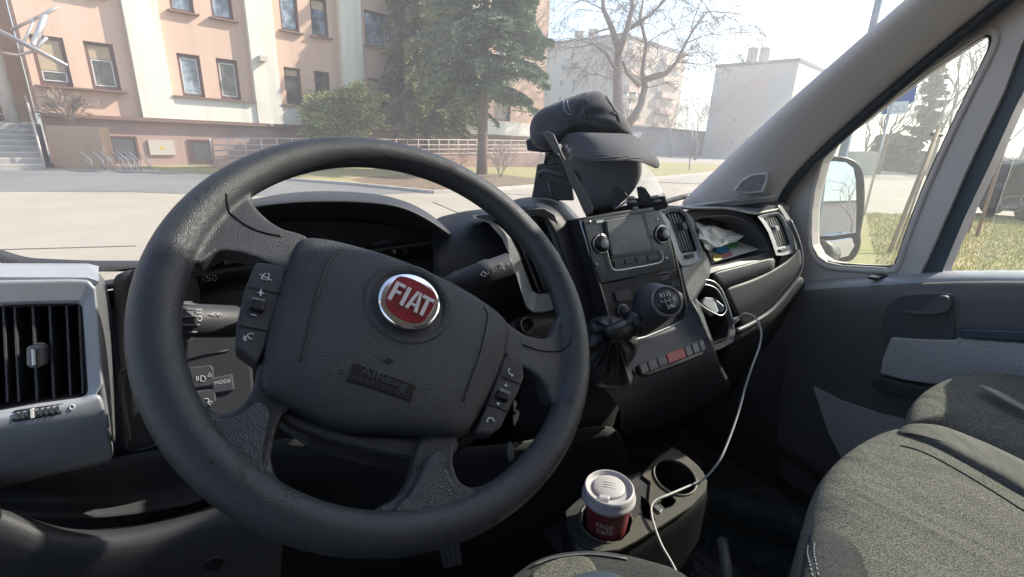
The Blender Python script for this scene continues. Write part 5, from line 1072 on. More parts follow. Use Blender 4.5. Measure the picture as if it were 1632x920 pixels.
# grained insets over the lower spokes
plate('spoke_inset', [(330, 668), (352, 668), (380, 662), (398, 648), (414, 640), (430, 660), (422, 700), (418, 735), (430, 768), (452, 788), (430, 786), (390, 755), (350, 712)], WP, .0065, -.004, M['leather_grain'], sw_, .004, 2)
plate('spoke_inset', [(688, 722), (712, 722), (714, 744), (724, 768), (744, 782), (772, 784), (750, 808), (700, 826), (650, 826), (625, 815), (650, 792), (668, 765)], WP, .0065, -.004, M['leather_grain'], sw_, .004, 2)
tube('spoke_seam', drape(rim, smoothloop([WP.pt(u, v, .0085) for u, v in [(362, 314), (362, 326), (372, 338), (398, 356), (425, 366), (450, 371)]], 4, False), WN, .0002), .0010, M['black'], sw_, 6)
tube('spoke_seam', drape(rim, smoothloop([WP.pt(u, v, .0075) for u, v in [(836, 546), (862, 555), (888, 557), (906, 550), (908, 520), (902, 500)]], 4, False), WN, .0002), .0010, M['black'], sw_, 6)
# airbag cover
ab = [(484, 381), (520, 384), (552, 392), (616, 409), (660, 427), (711, 449), (760, 477), (795, 502), (808, 518), (811, 535), (806, 562), (789, 608), (770, 648), (756, 674), (744, 692), (728, 700), (690, 697), (640, 690), (571, 690), (530, 682), (493, 665), (455, 648), (424, 634), (414, 618), (416, 590), (423, 544), (436, 490), (454, 435), (468, 400), (476, 386)]
abl = [WP.pt(u, v, .000) for u, v in ab]
abm = inflate3('airbag_cover', abl, WN, .016, .004, M['leather'], sw_, power=3.2, rings=8, sub=2, side=.012)
abz = lambda u, v: .0165
def onab(u, v, extra=0.0):
    """height of the cover's dome at this pixel (approx)"""
    p = WP.pt(u, v, .01); c = sum(abl, Vector())/len(abl); d = p-c; d -= WN*d.dot(WN); an = math.atan2(d.dot(WP.y), d.dot(WP.x)); best = None
    angs = [(math.atan2((q-c).dot(WP.y), (q-c).dot(WP.x)), (q-c).length) for q in abl]; angs.sort(); aa = [a for a, _ in angs]; rr_ = [r for _, r in angs]
    R__ = np.interp(an, [aa[-1]-2*math.pi]+aa+[aa[0]+2*math.pi], [rr_[-1]]+rr_+[rr_[0]]); s = min(.999, d.length/R__); return WP.pt(u, v, .016*(1-s**3.2)**(1/3.2)+extra)
tube('cover_seam', drape(abm, smoothloop([WP.pt(u, v, .014) for u, v in [(548, 393), (535, 402), (520, 425), (508, 460), (498, 500), (488, 545), (478, 576)]], 4, False), WN, .0001), .0011, M['black'], sw_, 6)
tube('cover_seam', drape(abm, smoothloop([WP.pt(u, v, .012) for u, v in [(772, 489), (778, 502), (774, 525), (766, 560), (752, 600), (738, 640)]], 4, False), WN, .0001), .0011, M['black'], sw_, 6)
bc = onab(651, 484, -.001); 
def circ(c, r_, n=32, ax=WN): 
    return [c+WP.x*math.cos(a)*r_+WP.y*math.sin(a)*r_ for a in np.linspace(0, 2*math.pi, n+1)[:-1]]
# badge tilt frame
bu, bv = dirs(WP, 628, 468, 672, 490, .015)
lathe('badge_recess', [(.040, -.004), (.0395, .001), (.037, .0022), (.031, .0008), (.030, -.002)], bc, WN, M['leather'], sw_, 48)
bd_ = lathe('badge', [(.0275, -.002), (.0275, .003), (.0262, .0055), (.0240, .0060), (.001, .0058)], bc+WN*.001, WN, M['chrome'], sw_, 48); tag(bd_, 'round chrome badge with a red shield and chrome letters')
def bpt(x, y, z): return bc+WN*(.001+z)+bu*x+bv*y
cw = tube('windscreen_cowl', [PF(-120, 370, 1.0), PF(-40, 396, 1.0), PF(0, 408, 1.0), PF(35, 418, 1.0), PF(80, 422, 1.0), PF(220, 424, 1.0), PF(500, 415, 1.0)], .010, M['black'], None, 8, sm=3); tag(cw, 'black rubber strip along the foot of the windscreen', 'trim strip')
sh = [(-.0205, .000), (-.0200, .010), (-.0175, .0165), (-.0090, .0195), (0, .0203), (.0090, .0195), (.0175, .0165), (.0200, .010), (.0205, .0), (.0192, -.009), (.0150, -.0165), (.0075, -.0200), (0, -.0208), (-.0075, -.0200), (-.0150, -.0165), (-.0192, -.009)]
shl = smoothloop([bpt(x, y, .0066) for x, y in sh], 2); plate3('badge_shield', shl, [p-WN*.003 for p in shl], M['red'], bd_, .0004)
def letter(polys):
    b = MB()
    for P in polys:
        top = [bpt(x, y, .0082) for x, y in P]; n = len(top); b.add(top+[p-WN*.0018 for p in top], [tuple(range(n)), tuple(range(2*n-1, n-1, -1))]+[(i, n+i, n+(i+1) % n, (i+1) % n) for i in range(n)])
    b.build('badge_letter', M['letter'], bd_, bevel=.0002)
def bar(x0, y0, x1, y1): return [(x0, y0), (x1, y0), (x1, y1), (x0, y1)]
H_ = .0098
letter([bar(-.0178, -H_, -.0143, H_), bar(-.0142, H_-.0033, -.0088, H_), bar(-.0142, -.0012, -.0098, .0018)])
letter([bar(-.0070, -H_, -.0036, H_)])
letter([[(-.0020, -H_), (.0012, -H_), (.0040, H_), (.0014, H_)], [(.0041, H_), (.0066, H_), (.0096, -H_), (.0064, -H_)], bar(.0014, -.0052, .0062, -.0028)])
letter([bar(.0080, H_-.0033, .0186, H_), bar(.0118, -H_, .0150, H_-.0034)])
# airbag plaque
pq_ = [onab(563, 577, .0005), onab(665, 614, .0005), onab(656, 640, .0005), onab(553, 606, .0005)]
pn_ = (pq_[1]-pq_[0]).cross(pq_[0]-pq_[3]).normalized(); pn_ = pn_ if pn_.dot(WN) > 0 else -pn_
pq_o = plate3('airbag_plaque', pq_, [p-WN*.002 for p in pq_], M['black'], sw_, .0004)
ex = (pq_[1]-pq_[0]).normalized(); ey = pn_.cross(ex)
c_ = sum(pq_, Vector())/4+pn_*.0004
text('airbag_lettering', 'AIRbag', c_+ey*.0030, ex, ey, .0088, M['plaque_text'], pq_o, sx=1.5, ext=.0001, bold=.0001); text('system_lettering', 'MULTI SYSTEM', c_-ey*.0040, ex, ey, .0052, M['plaque_text'], pq_o, sx=1.35, ext=.0001)
marks('cover_mark', [[(612, 573), (620, 571), (627, 574)], [(614, 576), (626, 577)]], Plane(onab(620, 574, .0006), WN, wx), 0, .0005, M['plastic'], sw_)
# button pods
def pod_(px, nm, divs, lab):
    o_ = plate(nm, px, WP, .004, -.018, M['soft'], sw_, .0025, 0); tag(o_, lab)
    for d_ in divs: tube('divider', [WP.pt(u, v, .0046) for u, v in d_], .0005, M['black'], o_, 5)
    return o_
lp2 = pod_([(407, 417), (432, 419), (456, 427), (452, 455), (440, 500), (424, 550), (410, 580), (392, 566), (374, 553), (378, 510), (390, 460)], 'button_pod', [[(395, 457), (447, 468)], [(380, 518), (430, 528)]], 'left wheel button pod with volume rocker')
WQ = WP
marks('mute_symbol', [[(416, 444), (422, 436), (429, 436), (427, 447), (416, 444)], [(414, 437), (433, 447)]], WP, .0048, .0004, M['white'], lp2)
marks('plus_symbol', [[(411, 466), (421, 468)], [(416, 462), (415, 472)]], WP, .0048, .0006, M['white'], lp2)
marks('minus_symbol', [[(400, 501), (409, 503)]], WP, .0048, .0006, M['white'], lp2)
marks('voice_symbol', [[(399, 531), (394, 534), (398, 540), (402, 540)], [(393, 536), (391, 539), (393, 543)], [(390, 535), (388, 539), (390, 543)], [(402, 531), (403, 533)]], WP, .0048, .0004, M['white'], lp2)
rk_ = plate('rocker', [(400, 472), (424, 477), (420, 496), (396, 490)], WP, .0085, 0, M['black'], lp2, .0015); plate('rocker_edge', [(402, 473), (423, 477.5), (422, 481), (401, 476.5)], WP, .0092, .006, M['silver_dark'], rk_, .0004)
rp2 = pod_([(811, 563), (833, 577), (836, 600), (828, 622), (816, 645), (800, 680), (785, 692), (758, 690), (772, 655), (790, 608), (803, 570)], 'button_pod', [[(800, 600), (830, 612)], [(778, 643), (812, 656)]], 'right wheel button pod with phone keys')
marks('call_symbol', [[(812, 588), (810, 591), (812, 596), (817, 599)], [(811, 587), (813, 589)], [(815, 600), (818, 597)]], WP, .0048, .0006, M['white'], rp2)
marks('hang_up_symbol', [[(776, 671), (779, 666), (785, 667), (788, 672)], [(775, 671), (778, 672)]], WP, .0048, .0006, M['white'], rp2)
for t3 in ([(803, 615), (809, 617), (807, 611)], [(792, 641), (798, 643), (793, 647)]):
    q = [WP.pt(u, v, .0052) for u, v in t3]; plate3('arrow', q, [p-WN*.0008 for p in q], M['white'], rp2)
rk_ = plate('rocker', [(797, 617), (815, 624), (811, 640), (792, 632)], WP, .0085, 0, M['black'], rp2, .0015); plate('rocker_edge', [(797, 618), (814, 625), (813, 630), (796, 623)], WP, .0095, .006, M['silver_dark'], rk_, .0004)
# hub back: the dark boss behind the cover
hbk = [WP.pt(u, v, -.018) for u, v in [(470, 410), (560, 420), (700, 460), (790, 530), (790, 600), (745, 700), (690, 740), (600, 722), (500, 690), (430, 640), (425, 540)]]
plate3('hub_boss', hbk, [p-WN*.06 for p in hbk], M['soft'], sw_, .006)
lower = [WP.pt(u, v, -.006) for u, v in [(425, 636), (500, 672), (571, 694), (650, 697), (735, 702), (728, 722), (690, 732), (620, 722), (540, 704), (470, 680), (432, 656)]]
plate3('lower_cover', lower, [p-WN*.015 for p in lower], M['plastic'], sw_, .004)
# ================================================================== GEAR LEVER
gl_ = empty('gear_lever', PF(990, 560, .44), 'black gear lever with round knob and shift pattern badge above a wrinkled gaiter', 'gear lever')
gv = (CAM-PF(1040, 490, .42)).normalized(); kp_ = Plane(PF(1040, 490, .42), gv, VR)
inflate('knob', [(1006, 511), (1008, 482), (1014, 463), (1026, 453), (1044, 450), (1062, 456), (1075, 468), (1080, 484), (1078, 497), (1068, 508), (1050, 521), (1030, 534), (1015, 537), (1008, 526)], kp_, 0, .028, .03, M['leather'], gl_, 2)
bn_ = (gv*.75+VR*.35+VU*.1).normalized(); bc_ = kp_.pt(1063, 480, .024); bp2 = Plane(bc_, bn_, VR)
kb_ = lathe('shift_badge', [(.0215, -.006), (.0215, .001), (.0195, .0018), (.0188, .0006), (.0010, .0006)], bc_, bn_, M['silver_dark'], gl_, 36)
lathe('badge_face', [(.0187, -.002), (.0187, .0012), (.001, .0013)], bc_, bn_, M['black'], kb_, 32)
ex = (bp2.x*.97-bp2.y*-.12).normalized(); ex = (bp2.pt(1072, 476)-bp2.pt(1056, 480)).normalized(); ey = bn_.cross(ex)
o3 = bc_+bn_*.0016
text('shift_numerals', 'R135', o3+ey*.0085, ex, ey, .0080, M['white'], kb_); text('shift_numerals', '246', o3-ey*.0082+ex*.002, ex, ey, .0080, M['white'], kb_)
g_ = MB(); g_.tube([o3-ex*.009, o3+ex*.009], .0004, 4)
for x in (-.009, -.003, .003, .009): g_.tube([o3+ex*x-ey*(.004 if x > -.008 else 0), o3+ex*x+ey*.004], .0004, 4)
g_.build('shift_pattern', M['white'], kb_)
nk0, nk1 = PF(976, 532, .42), PF(1006, 518, .42); na = (nk1-nk0).normalized()
lathe('neck', [(.010, -.01), (.0125, 0), (.0125, .022), (.0105, .025), (.0105, .032), (.017, .034), (.0185, .038), (.017, .042), (.008, .044)], nk0, na, M['black'], gl_, 28)
# gaiter with radial folds
gp_ = Plane(PF(972, 560, .45), gv, VR); gout = [(934, 520), (943, 508), (965, 504), (984, 510), (1000, 522), (1014, 543), (1015, 562), (1003, 592), (1006, 612), (998, 622), (975, 622), (950, 620), (934, 612), (926, 580), (928, 545)]
gl2 = smoothloop([gp_.pt(u, v) for u, v in gout], 5); c_ = gp_.pt(985, 527, 0); N = len(gl2); vs = []; fs_ = []; Rn = 12
for i in range(Rn+1):
    s = .12+.88*i/Rn
    for j, p in enumerate(gl2):
        w_ = math.sin(j/N*2*math.pi*11+2.2*math.sin(s*3))*.0035*math.sin(math.pi*min(1, s*.9))+math.sin(j/N*2*math.pi*5+1+s*4)*.003*s
        vs.append(c_+(p-c_)*(s)+gv*(.040*(1-s**2.4)**.5*(.6+.4*(1-s))+w_+ .006*math.sin(s*9)*(1-s)))
for i in range(Rn):
    for j in range(N): fs_.append((i*N+j, i*N+(j+1) % N, (i+1)*N+(j+1) % N, (i+1)*N+j))
vs += [p-gv*.06 for p in gl2]
for j in range(N): fs_.append((Rn*N+j, Rn*N+(j+1) % N, (Rn+1)*N+(j+1) % N, (Rn+1)*N+j))
M['gaiter'] = mat('black_vinyl_gaiter', (.03, .031, .034), .38, noise=(20, .3))
link('gaiter', fixn(mesh(vs, fs_)), M['gaiter'], gl_, True, sub=1)
# ================================================================== PHONE HOLDER, PLATE AND CAP
hv = (CAM-PF(950, 260, .64)).normalized(); hp = Plane(PF(950, 260, .64), hv, VR)
ho_ = empty('device_holder', PF(960, 330, .64), 'black dashboard bracket with angled arms and clamps under the cap', 'bracket')
M['arm'] = mat('grey_bracket_plastic', (.12, .123, .13), .5, noise=(20, .2))
M['case'] = mat('dark_grey_moulded_case', (.11, .115, .125), .5, bump=('vor', 700, .3, .0006))
M['holder'] = mat('black_holder_plastic', (.05, .052, .058), .45, noise=(10, .2))
arm = plate('arm', [(864, 211), (872, 209), (882, 213), (897, 247), (908, 266), (920, 285), (933, 308), (946, 333), (944, 340), (936, 343), (930, 338), (920, 315), (909, 292), (893, 250), (889, 243), (886, 247)], hp, .125, .115, M['arm'], ho_, .002)
tube('arm_stay', [hp.pt(938, 335, .115), hp.pt(940, 338, .0)], .006, M['holder'], ho_, 8)
plate('arm_emblem', [(901, 234), (904, 232), (906, 237), (909, 235), (910, 240), (907, 245), (903, 241), (905, 239)], hp, .1262, .124, M['white_dim'], arm)
for (u, v) in [(903, 233), (911, 248), (909, 253)]: tube('emblem_mark', [hp.pt(u+2.2*math.cos(a), v+2.2*math.sin(a), .1255) for a in np.linspace(.5, 5.6, 9)], .0005, M['white_dim'], arm, 5)
plate('side_box', [(856, 262), (897, 257), (902, 270), (912, 300), (915, 320), (846, 320), (850, 300)], hp, -.035, -.06, M['holder'], ho_, .002, holes=None)
plate('box_clip', [(874, 259), (880, 258.5), (880, 261), (874, 261)], hp, -.03, -.04, M['white_dim'], ho_); plate('box_clip', [(891, 258.5), (897, 258), (897, 260.5), (891, 261)], hp, -.03, -.04, M['white_dim'], ho_)
tube('lever', [hp.pt(858, 284, .0), hp.pt(860, 275, .0), hp.pt(868, 272, .005), hp.pt(895, 280, .008), hp.pt(920, 290, .01)], .0035, M['plastic_mid'], ho_, 8)
plate('brace', [(866, 274), (900, 281), (922, 290), (925, 300), (921, 303), (900, 298), (875, 290)], hp, .004, -.01, M['holder'], ho_, .002)
tube('strut', [hp.pt(874, 292, -.03), hp.pt(880, 316, -.03)], .0018, M['silver_dark'], ho_, 6)
tube('strut', [hp.pt(872, 240, -.02), hp.pt(868, 262, -.03)], .002, M['holder'], ho_, 6)
plate('upright', [(868, 240), (878, 232), (896, 252), (905, 262), (895, 262), (870, 262)], hp, -.03, -.045, M['holder'], ho_, .002)
for i in range(4): lathe('spring', [(.004, 0), (.0045, .002), (.004, .004)], hp.pt(909+i*3, 273+i*3, .02), (CR*.7-CU*.6).normalized(), M['silver_dark'], ho_, 12)
plate('base_bar', [(930, 336), (960, 334), (985, 330), (1010, 326), (1062, 318), (1066, 326), (1063, 333), (1020, 340), (975, 346), (935, 348)], hp, -.005, -.04, M['holder'], ho_, .003)
plate('clamp_fin', [(976, 300), (985, 297), (994, 303), (1001, 313), (990, 324), (980, 336), (977, 325)], hp, .022, .012, M['holder'], ho_, .0015)
plate('clamp_fin', [(1015, 299), (1022, 297), (1029, 300), (1037, 312), (1040, 321), (1020, 325), (1018, 318)], hp, .012, .002, M['holder'], ho_, .0015)
for px in ([(1000, 314), (1011, 313), (1013, 316), (1001, 318)], [(1001, 321), (1013, 320), (1015, 323), (1003, 324)], [(1039, 313), (1049, 311), (1052, 315), (1041, 317)], [(1043, 320), (1053, 319), (1054, 321), (1044, 323)], [(1008, 331), (1017, 330), (1019, 334), (1009, 335)]):
    plate('clamp_pad', px, hp, .026, .01, M['white_dim'], ho_, .0008)
plate('clamp_bar', [(998, 318), (1060, 313), (1062, 324), (1000, 330)], hp, .01, -.004, M['holder'], ho_, .001)
tube('clamp_rod', [hp.pt(980, 334, .025), hp.pt(1000, 320, .025)], .0018, M['chrome_dull'], ho_, 6)
bag = inflate('rounded_case', [(893, 225), (960, 222), (1016, 240), (1023, 262), (1022, 280), (1015, 296), (1004, 311), (990, 324), (972, 333), (942, 337), (922, 312), (903, 275)], hp, .0, .02, .03, M['case'], None, 2, power=3)
tag(bag, 'dark rounded case standing in the holder under the cap visor', 'case')
cpl_ = plate('clear_sleeve', [(1020, 254), (1032, 266), (1045, 283), (1056, 303), (1064, 318), (1065, 333), (1040, 334), (985, 334), (1002, 312), (1014, 297), (1021, 280)], hp, -.01, -.018, M['clear_plastic'], None, .001); tag(cpl_, 'scratched clear plastic sleeve at the right of the dark case', 'plastic sleeve')
cp_ = empty('baseball_cap', hp.pt(930, 200, .03), 'black cotton baseball cap hung on the dashboard bracket', 'cap')
hq = Plane(hp.pt(930, 200, .035), hv, VR)
crown = [(846, 224), (844, 205), (848, 190), (857, 179), (871, 170), (896, 160), (915, 153), (934, 147), (953, 146), (963, 151), (972, 161), (984, 173), (994, 184), (1001, 194), (1006, 205), (1008, 217), (990, 219), (960, 217), (930, 216), (905, 218), (893, 226), (882, 236), (870, 240), (856, 236)]
# crown with soft folds
def cap_crown():
    loop = [hq.pt(u, v, 0) for u, v in [tuple(p) for p in smoothloop(crown, 3)]]; c = sum(loop, Vector())/len(loop); N = len(loop); vs = [c+hv*.042]; fs_ = []; Rn = 9
    def rr(j, s): return .0013*math.sin(j/N*2*math.pi*3+s*5)*math.sin(math.pi*s)+.0011*math.sin(j/N*2*math.pi*7-s*6)*math.sin(math.pi*s)
    for i in range(1, Rn+1):
        s = math.sin(math.pi/2*i/Rn)
        for j, p in enumerate(loop): vs.append(c+(p-c)*s+hv*(.042*(1-s**2.6)**.5+rr(j, s)))
    for i in range(1, Rn):
        s = math.sin(math.pi/2*(Rn-i)/Rn)
        for j, p in enumerate(loop): vs.append(c+(p-c)*s-hv*.06*(1-s**2.3)**.5)
    for j in range(N): fs_.append((0, 1+j, 1+(j+1) % N))
    for i in range(2*Rn-2):
        for j in range(N): a = 1+i*N; fs_.append((a+j, a+(j+1) % N, a+N+(j+1) % N, a+N+j))
    fs_.append(tuple(1+(2*Rn-2)*N+j for j in range(N)))
    return link('crown', fixn(mesh(vs, fs_)), M['cap'], cp_, True, sub=1), c, loop
cro, cc_, cl__ = cap_crown()
def oncap(u, v, e=.0):
    p = hq.pt(u, v, .03); d = p-cc_; d -= hv*d.dot(hv); best = min(cl__, key=lambda q: ((q-cc_).normalized()-d.normalized()).length); s = min(.99, d.length/(best-cc_).length)
    return hq.pt(u, v, .042*(1-s**2.6)**.5+e)
for l in ([(897, 160), (902, 172), (906, 183), (904, 200), (900, 216)], [(934, 147), (930, 165), (932, 190), (935, 215)], [(966, 153), (976, 170), (983, 180), (988, 195), (992, 217)], [(846, 212), (870, 214), (895, 214), (930, 212), (970, 213), (1006, 214)]):
    tube('seam', [oncap(u, v, .0004) for u, v in l], .0010, M['cap_seam'], cro, 5, sm=3)
for l in ([(898, 160), (899, 175), (905, 182)], [(904, 160), (906, 172), (911, 181)], [(905, 182), (914, 184)], [(976, 177), (983, 183)], [(978, 174), (984, 180)]):
    tube('patch_edge', [oncap(u, v, .001) for u, v in l], .0008, M['white_dim'], cro, 5)
lathe('eyelet', [(.0022, 0), (.0022, .001), (.001, .001)], oncap(937, 160, 0), hv, M['white_dim'], cro, 12)
vb_ = [(890, 222), (899, 214), (915, 213), (940, 214), (975, 216), (1007, 215)]
vm1 = [(896, 230), (914, 230), (940, 230), (975, 230), (1008, 228), (1024, 230)]
vm2 = [(903, 236), (920, 244), (945, 248), (980, 243), (1018, 240), (1038, 245)]
ve_ = [(904, 237), (922, 249), (946, 258), (985, 257), (1020, 254), (1051, 262)]
ve2 = [(905, 238), (925, 251), (950, 259), (988, 258), (1022, 256), (1046, 270)]
sheet('visor', [[hq.pt(u, v, a) for (u, v), a in zip(vb_, (.02, .03, .045, .05, .04, .015))], [hq.pt(u, v, a) for (u, v), a in zip(vm1, (.025, .045, .075, .08, .06, .02))], [hq.pt(u, v, a) for (u, v), a in zip(vm2, (.03, .06, .10, .105, .075, .015))], [hq.pt(u, v, a) for (u, v), a in zip(ve_, (.03, .065, .112, .118, .08, .01))], [hq.pt(u, v, a) for (u, v), a in zip(ve2, (.028, .062, .111, .117, .078, .0))]], M['cap'], cp_, solid=.003)
for k_ in (.45, .62, .78, .92):
    L = [hq.pt(u0+(u1-u0)*k_, v0+(v1-v0)*k_, a+(b-a)*k_+.0018) for (u0, v0), (u1, v1), a, b in list(zip(vm1, ve_, (.025, .045, .075, .08, .06, .02), (.03, .065, .112, .118, .08, .01)))[1:]]
    tube('visor_stitching', L, .0007, M['cap_seam'], cp_, 5, sm=4)
plate('strap', [(838, 224), (846, 220), (868, 232), (884, 240), (880, 243), (862, 243), (840, 240)], hq, -.01, -.02, M['cap'], cp_, .002)
# ================================================================== THINGS ON THE DASHBOARD
def PT(u, v, f): return PF(u, v, f)
def slabF(name, pts, th, m, parent=None, bevel=.0):
    n = (pts[1]-pts[0]).cross(pts[-1]-pts[0]).normalized(); n = n if n.dot(VU) > 0 else -n
    return plate3(name, pts, [p-n*th for p in pts], m, parent, bevel)
ctl = [[(1106, 353, .63), (1120, 358, .66), (1140, 361, .66), (1164, 368, .65)], [(1110, 366, .605), (1130, 362, .61), (1150, 367, .63), (1187, 375, .63)], [(1118, 384, .60), (1134, 377, .60), (1158, 380, .61), (1183, 380, .61)], [(1128, 399, .60), (1142, 394, .60), (1155, 392, .605), (1172, 386, .61)]]
def crumple(name, ctl, nu, nv, amp, m, seed):
    rr = random.Random(seed); A_ = np.array(ctl); R_, C_2 = A_.shape[:2]; rows = []
    for i in range(nv):
        a = i/(nv-1)*(R_-1); i0 = min(int(a), R_-2); fa = a-i0; row = []
        for j in range(nu):
            b = j/(nu-1)*(C_2-1); j0 = min(int(b), C_2-2); fb = b-j0
            p = A_[i0, j0]*(1-fa)*(1-fb)+A_[i0+1, j0]*fa*(1-fb)+A_[i0, j0+1]*(1-fa)*fb+A_[i0+1, j0+1]*fa*fb
            row.append(PF(p[0]+rr.uniform(-2.2, 2.2), p[1]+rr.uniform(-1.6, 1.6), p[2]+rr.uniform(-amp, amp)))
        rows.append(row)
    return sheet(name, rows, m, None, solid=.0006, sub=0, smooth=False)
ppr = crumple('crumpled_paper', ctl, 9, 8, .008, M['paper'], 5)
tag(ppr, 'white crumpled papers piled in the open dashboard shelf', 'papers')
cd_ = slabF('glossy_card', [PT(1128, 398, .63), PT(1172, 383, .65), PT(1209, 397, .605), PT(1135, 419, .598)], .002, mat('glossy_white_card', (.6, .6, .6), .15), None); tag(cd_, 'glossy colour printed card in front of the crumpled papers', 'card')
for nm, c_, L in (('blue_print', (.05, .25, .45), [(1140, 396), (1154, 392), (1163, 399), (1156, 404), (1143, 402)]), ('green_print', (.12, .40, .16), [(1158, 391), (1170, 386), (1179, 392), (1172, 398), (1163, 397)]), ('pink_print', (.5, .18, .2), [(1150, 405), (1166, 399), (1178, 400), (1172, 406), (1156, 410)]), ('yellow_print', (.5, .4, .08), [(1136, 408), (1146, 405), (1152, 411), (1140, 416)])):
    pc = Plane(PT(1128, 398, .63), (PT(1172, 383, .65)-PT(1128, 398, .63)).cross(PT(1135, 419, .598)-PT(1128, 398, .63))*-1, VR)
    if pc.n.dot(VU) < 0: pc = Plane(pc.o, -pc.n, VR)
    plate(nm, L, pc, .006, .004, mat(nm, c_, .3), cd_, 0, 3)
cg = empty('usb_charger', PF(1138, 490, .55), 'small white and dark blue usb charger lying in the tray', 'charger')
tp2 = Plane(PF(1138, 488, .55), tiltn(40, 20), VR)
plate('body', [(1124, 473), (1138, 475), (1146, 496), (1141, 501), (1119, 484)], tp2, .012, -.01, M['paper'], cg, .002)
plate('side', [(1139, 475), (1155, 488), (1152, 499), (1147, 497)], tp2, .010, -.01, mat('dark_blue_case', (.03, .05, .09), .4), cg, .002)
plate('slot', [(1137, 475), (1143, 476), (1144, 478), (1139, 479)], tp2, .0125, .008, M['black'], cg)
cbz = empty('usb_cable', PF(1166, 516, .54), 'pale grey usb cable hanging from the dashboard socket to the cup holder', 'cable')
# ================================================================== CUP HOLDER AND CUP
lidc = PD(971, 776, .70); UT = (lidc-CAM).dot(VU)-.066
chd = empty('cup_holder', PU(1060, 800, UT), 'taupe topped cup holder console between the seats', 'cup holder')
up = Plane(PU(1060, 800, UT), VU, VR)
cup_ax = lidc
def ucirc(cx, cy, rx, ry, n=26, rot=0): return [(cx+rx*math.cos(a)*math.cos(rot)-ry*math.sin(a)*math.sin(rot), cy+rx*math.cos(a)*math.sin(rot)+ry*math.sin(a)*math.cos(rot)) for a in np.linspace(0, 2*math.pi, n+1)[:-1]]
cupc = cup_ax+VU*(UT-(cup_ax-CAM).dot(VU)); 
def topx(p): q = p-CAM; d = q.dot(CF); return 816+FPX*q.dot(CR)/d, 460-FPX*q.dot(CU)/d
holeB = [topx(cupc+VR*math.cos(a)*.041+VF*math.sin(a)*.041) for a in np.linspace(0, 2*math.pi, 29)[:-1]]
holeA = ucirc(1076, 761, 37, 25, 26, .55)
outl = [(1073, 713), (1096, 728), (1112, 742), (1121, 753), (1127, 767), (1124, 783), (1102, 806), (1053, 838), (1010, 864), (986, 876), (955, 879), (925, 868), (905, 846), (902, 815), (930, 788), (985, 762), (1024, 752), (1036, 742), (1050, 725)]
slot = [(1056, 791), (1068, 787), (1078, 798), (1073, 806), (1060, 812), (1050, 801)]
gap = [(1022, 790), (1034, 800), (1046, 817), (1036, 829), (1024, 826), (1019, 808)]
cres = [(1024, 758), (1035, 742), (1073, 713), (1096, 728), (1112, 742), (1121, 753), (1127, 767), (1124, 783), (1102, 806), (1053, 838), (1010, 864), (986, 876), (955, 879), (964, 869), (990, 862), (1003, 848), (1008, 830), (1018, 820), (1034, 832), (1045, 829), (1037, 812), (1034, 798), (1037, 768)]
plate('top_plate', cres, up, 0, -.004, M['holder_top'], chd, holes=[holeA, slot])
plate('base_plate', outl, up, -.0045, -.010, M['soft'], chd, holes=[holeA, holeB, slot, gap])
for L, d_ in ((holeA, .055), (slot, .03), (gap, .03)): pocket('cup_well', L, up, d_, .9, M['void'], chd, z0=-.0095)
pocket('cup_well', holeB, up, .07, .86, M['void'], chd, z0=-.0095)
tube('well_rim', [up.pt(u, v, .001) for u, v in holeA], .0022, M['holder_top'], chd, 6, True); tube('well_rim', [up.pt(u, v, -.004) for u, v in holeB], .002, M['holder_top'], chd, 6, True)
sk = [up.pt(u, v, -.0105) for u, v in outl]; cc2 = sum(sk, Vector())/len(sk)
nS = len(sk); vs = list(sk)+[cc2+(p-cc2)*1.05-VU*.035 for p in sk]+[cc2+(p-cc2)*1.03-VU*.11 for p in sk]+[cc2+(p-cc2)*.8-VU*.45 for p in sk]
link('console_body', mesh(vs, [(i*nS+j, i*nS+(j+1) % nS, (i+1)*nS+(j+1) % nS, (i+1)*nS+j) for i in range(3) for j in range(nS)]), M['black'], chd, True, solid=.003)
plate('divider_clip', [(1040, 806), (1046, 803), (1056, 812), (1052, 817), (1046, 812)], up, .004, -.01, M['silver_dark'], chd, .001)
ct = empty('coffee_cup', cupc-VU*.05, 'dark red paper coffee cup with a pale plastic lid in the cup holder', 'cup')
base_ = lidc-VU*.108
cu_ = lathe('cup_body', [(.027, 0), (.0275, .002), (.0355, .092), (.0365, .095)], base_, VU, M['cup'], ct, 48)
ax_ = VU
lid = lathe('lid', [(.0385, .088), (.0402, .090), (.0402, .0945), (.0385, .0965), (.0378, .101), (.0372, .107), (.0352, .1095), (.0335, .1085), (.0325, .1035), (.030, .1025), (.001, .1025)], base_, VU, M['lid'], ct, 48)
tv = (CAM-lidc); tv -= VU*tv.dot(VU); tv.normalize(); tx = VU.cross(tv).normalized()
lc = base_+VU*.1028
lathe('sip_panel', [(.024, 0), (.0235, .003), (.022, .004), (.001, .004)], lc-tv*.004, VU, M['lid'], lid, 36)
sp2 = MB(); sp2.box(lc+tv*.022-tx*.006+VU*.003, tx, tv, VU, .016, .008, .006); sp2.build('sip_spout', M['lid'], lid, bevel=.002)
text('lid_lettering', 'HOT', lc-tv*.004+VU*.0042, tx, -tv, .009, M['lid'], lid, ext=.0004) if False else None
for i in range(3): tube('lid_ridge', [lc-tv*(.010-.005*i)-tx*.009+VU*.0042, lc-tv*(.010-.005*i)+tx*.009+VU*.0042], .0005, M['lid'], lid, 5)
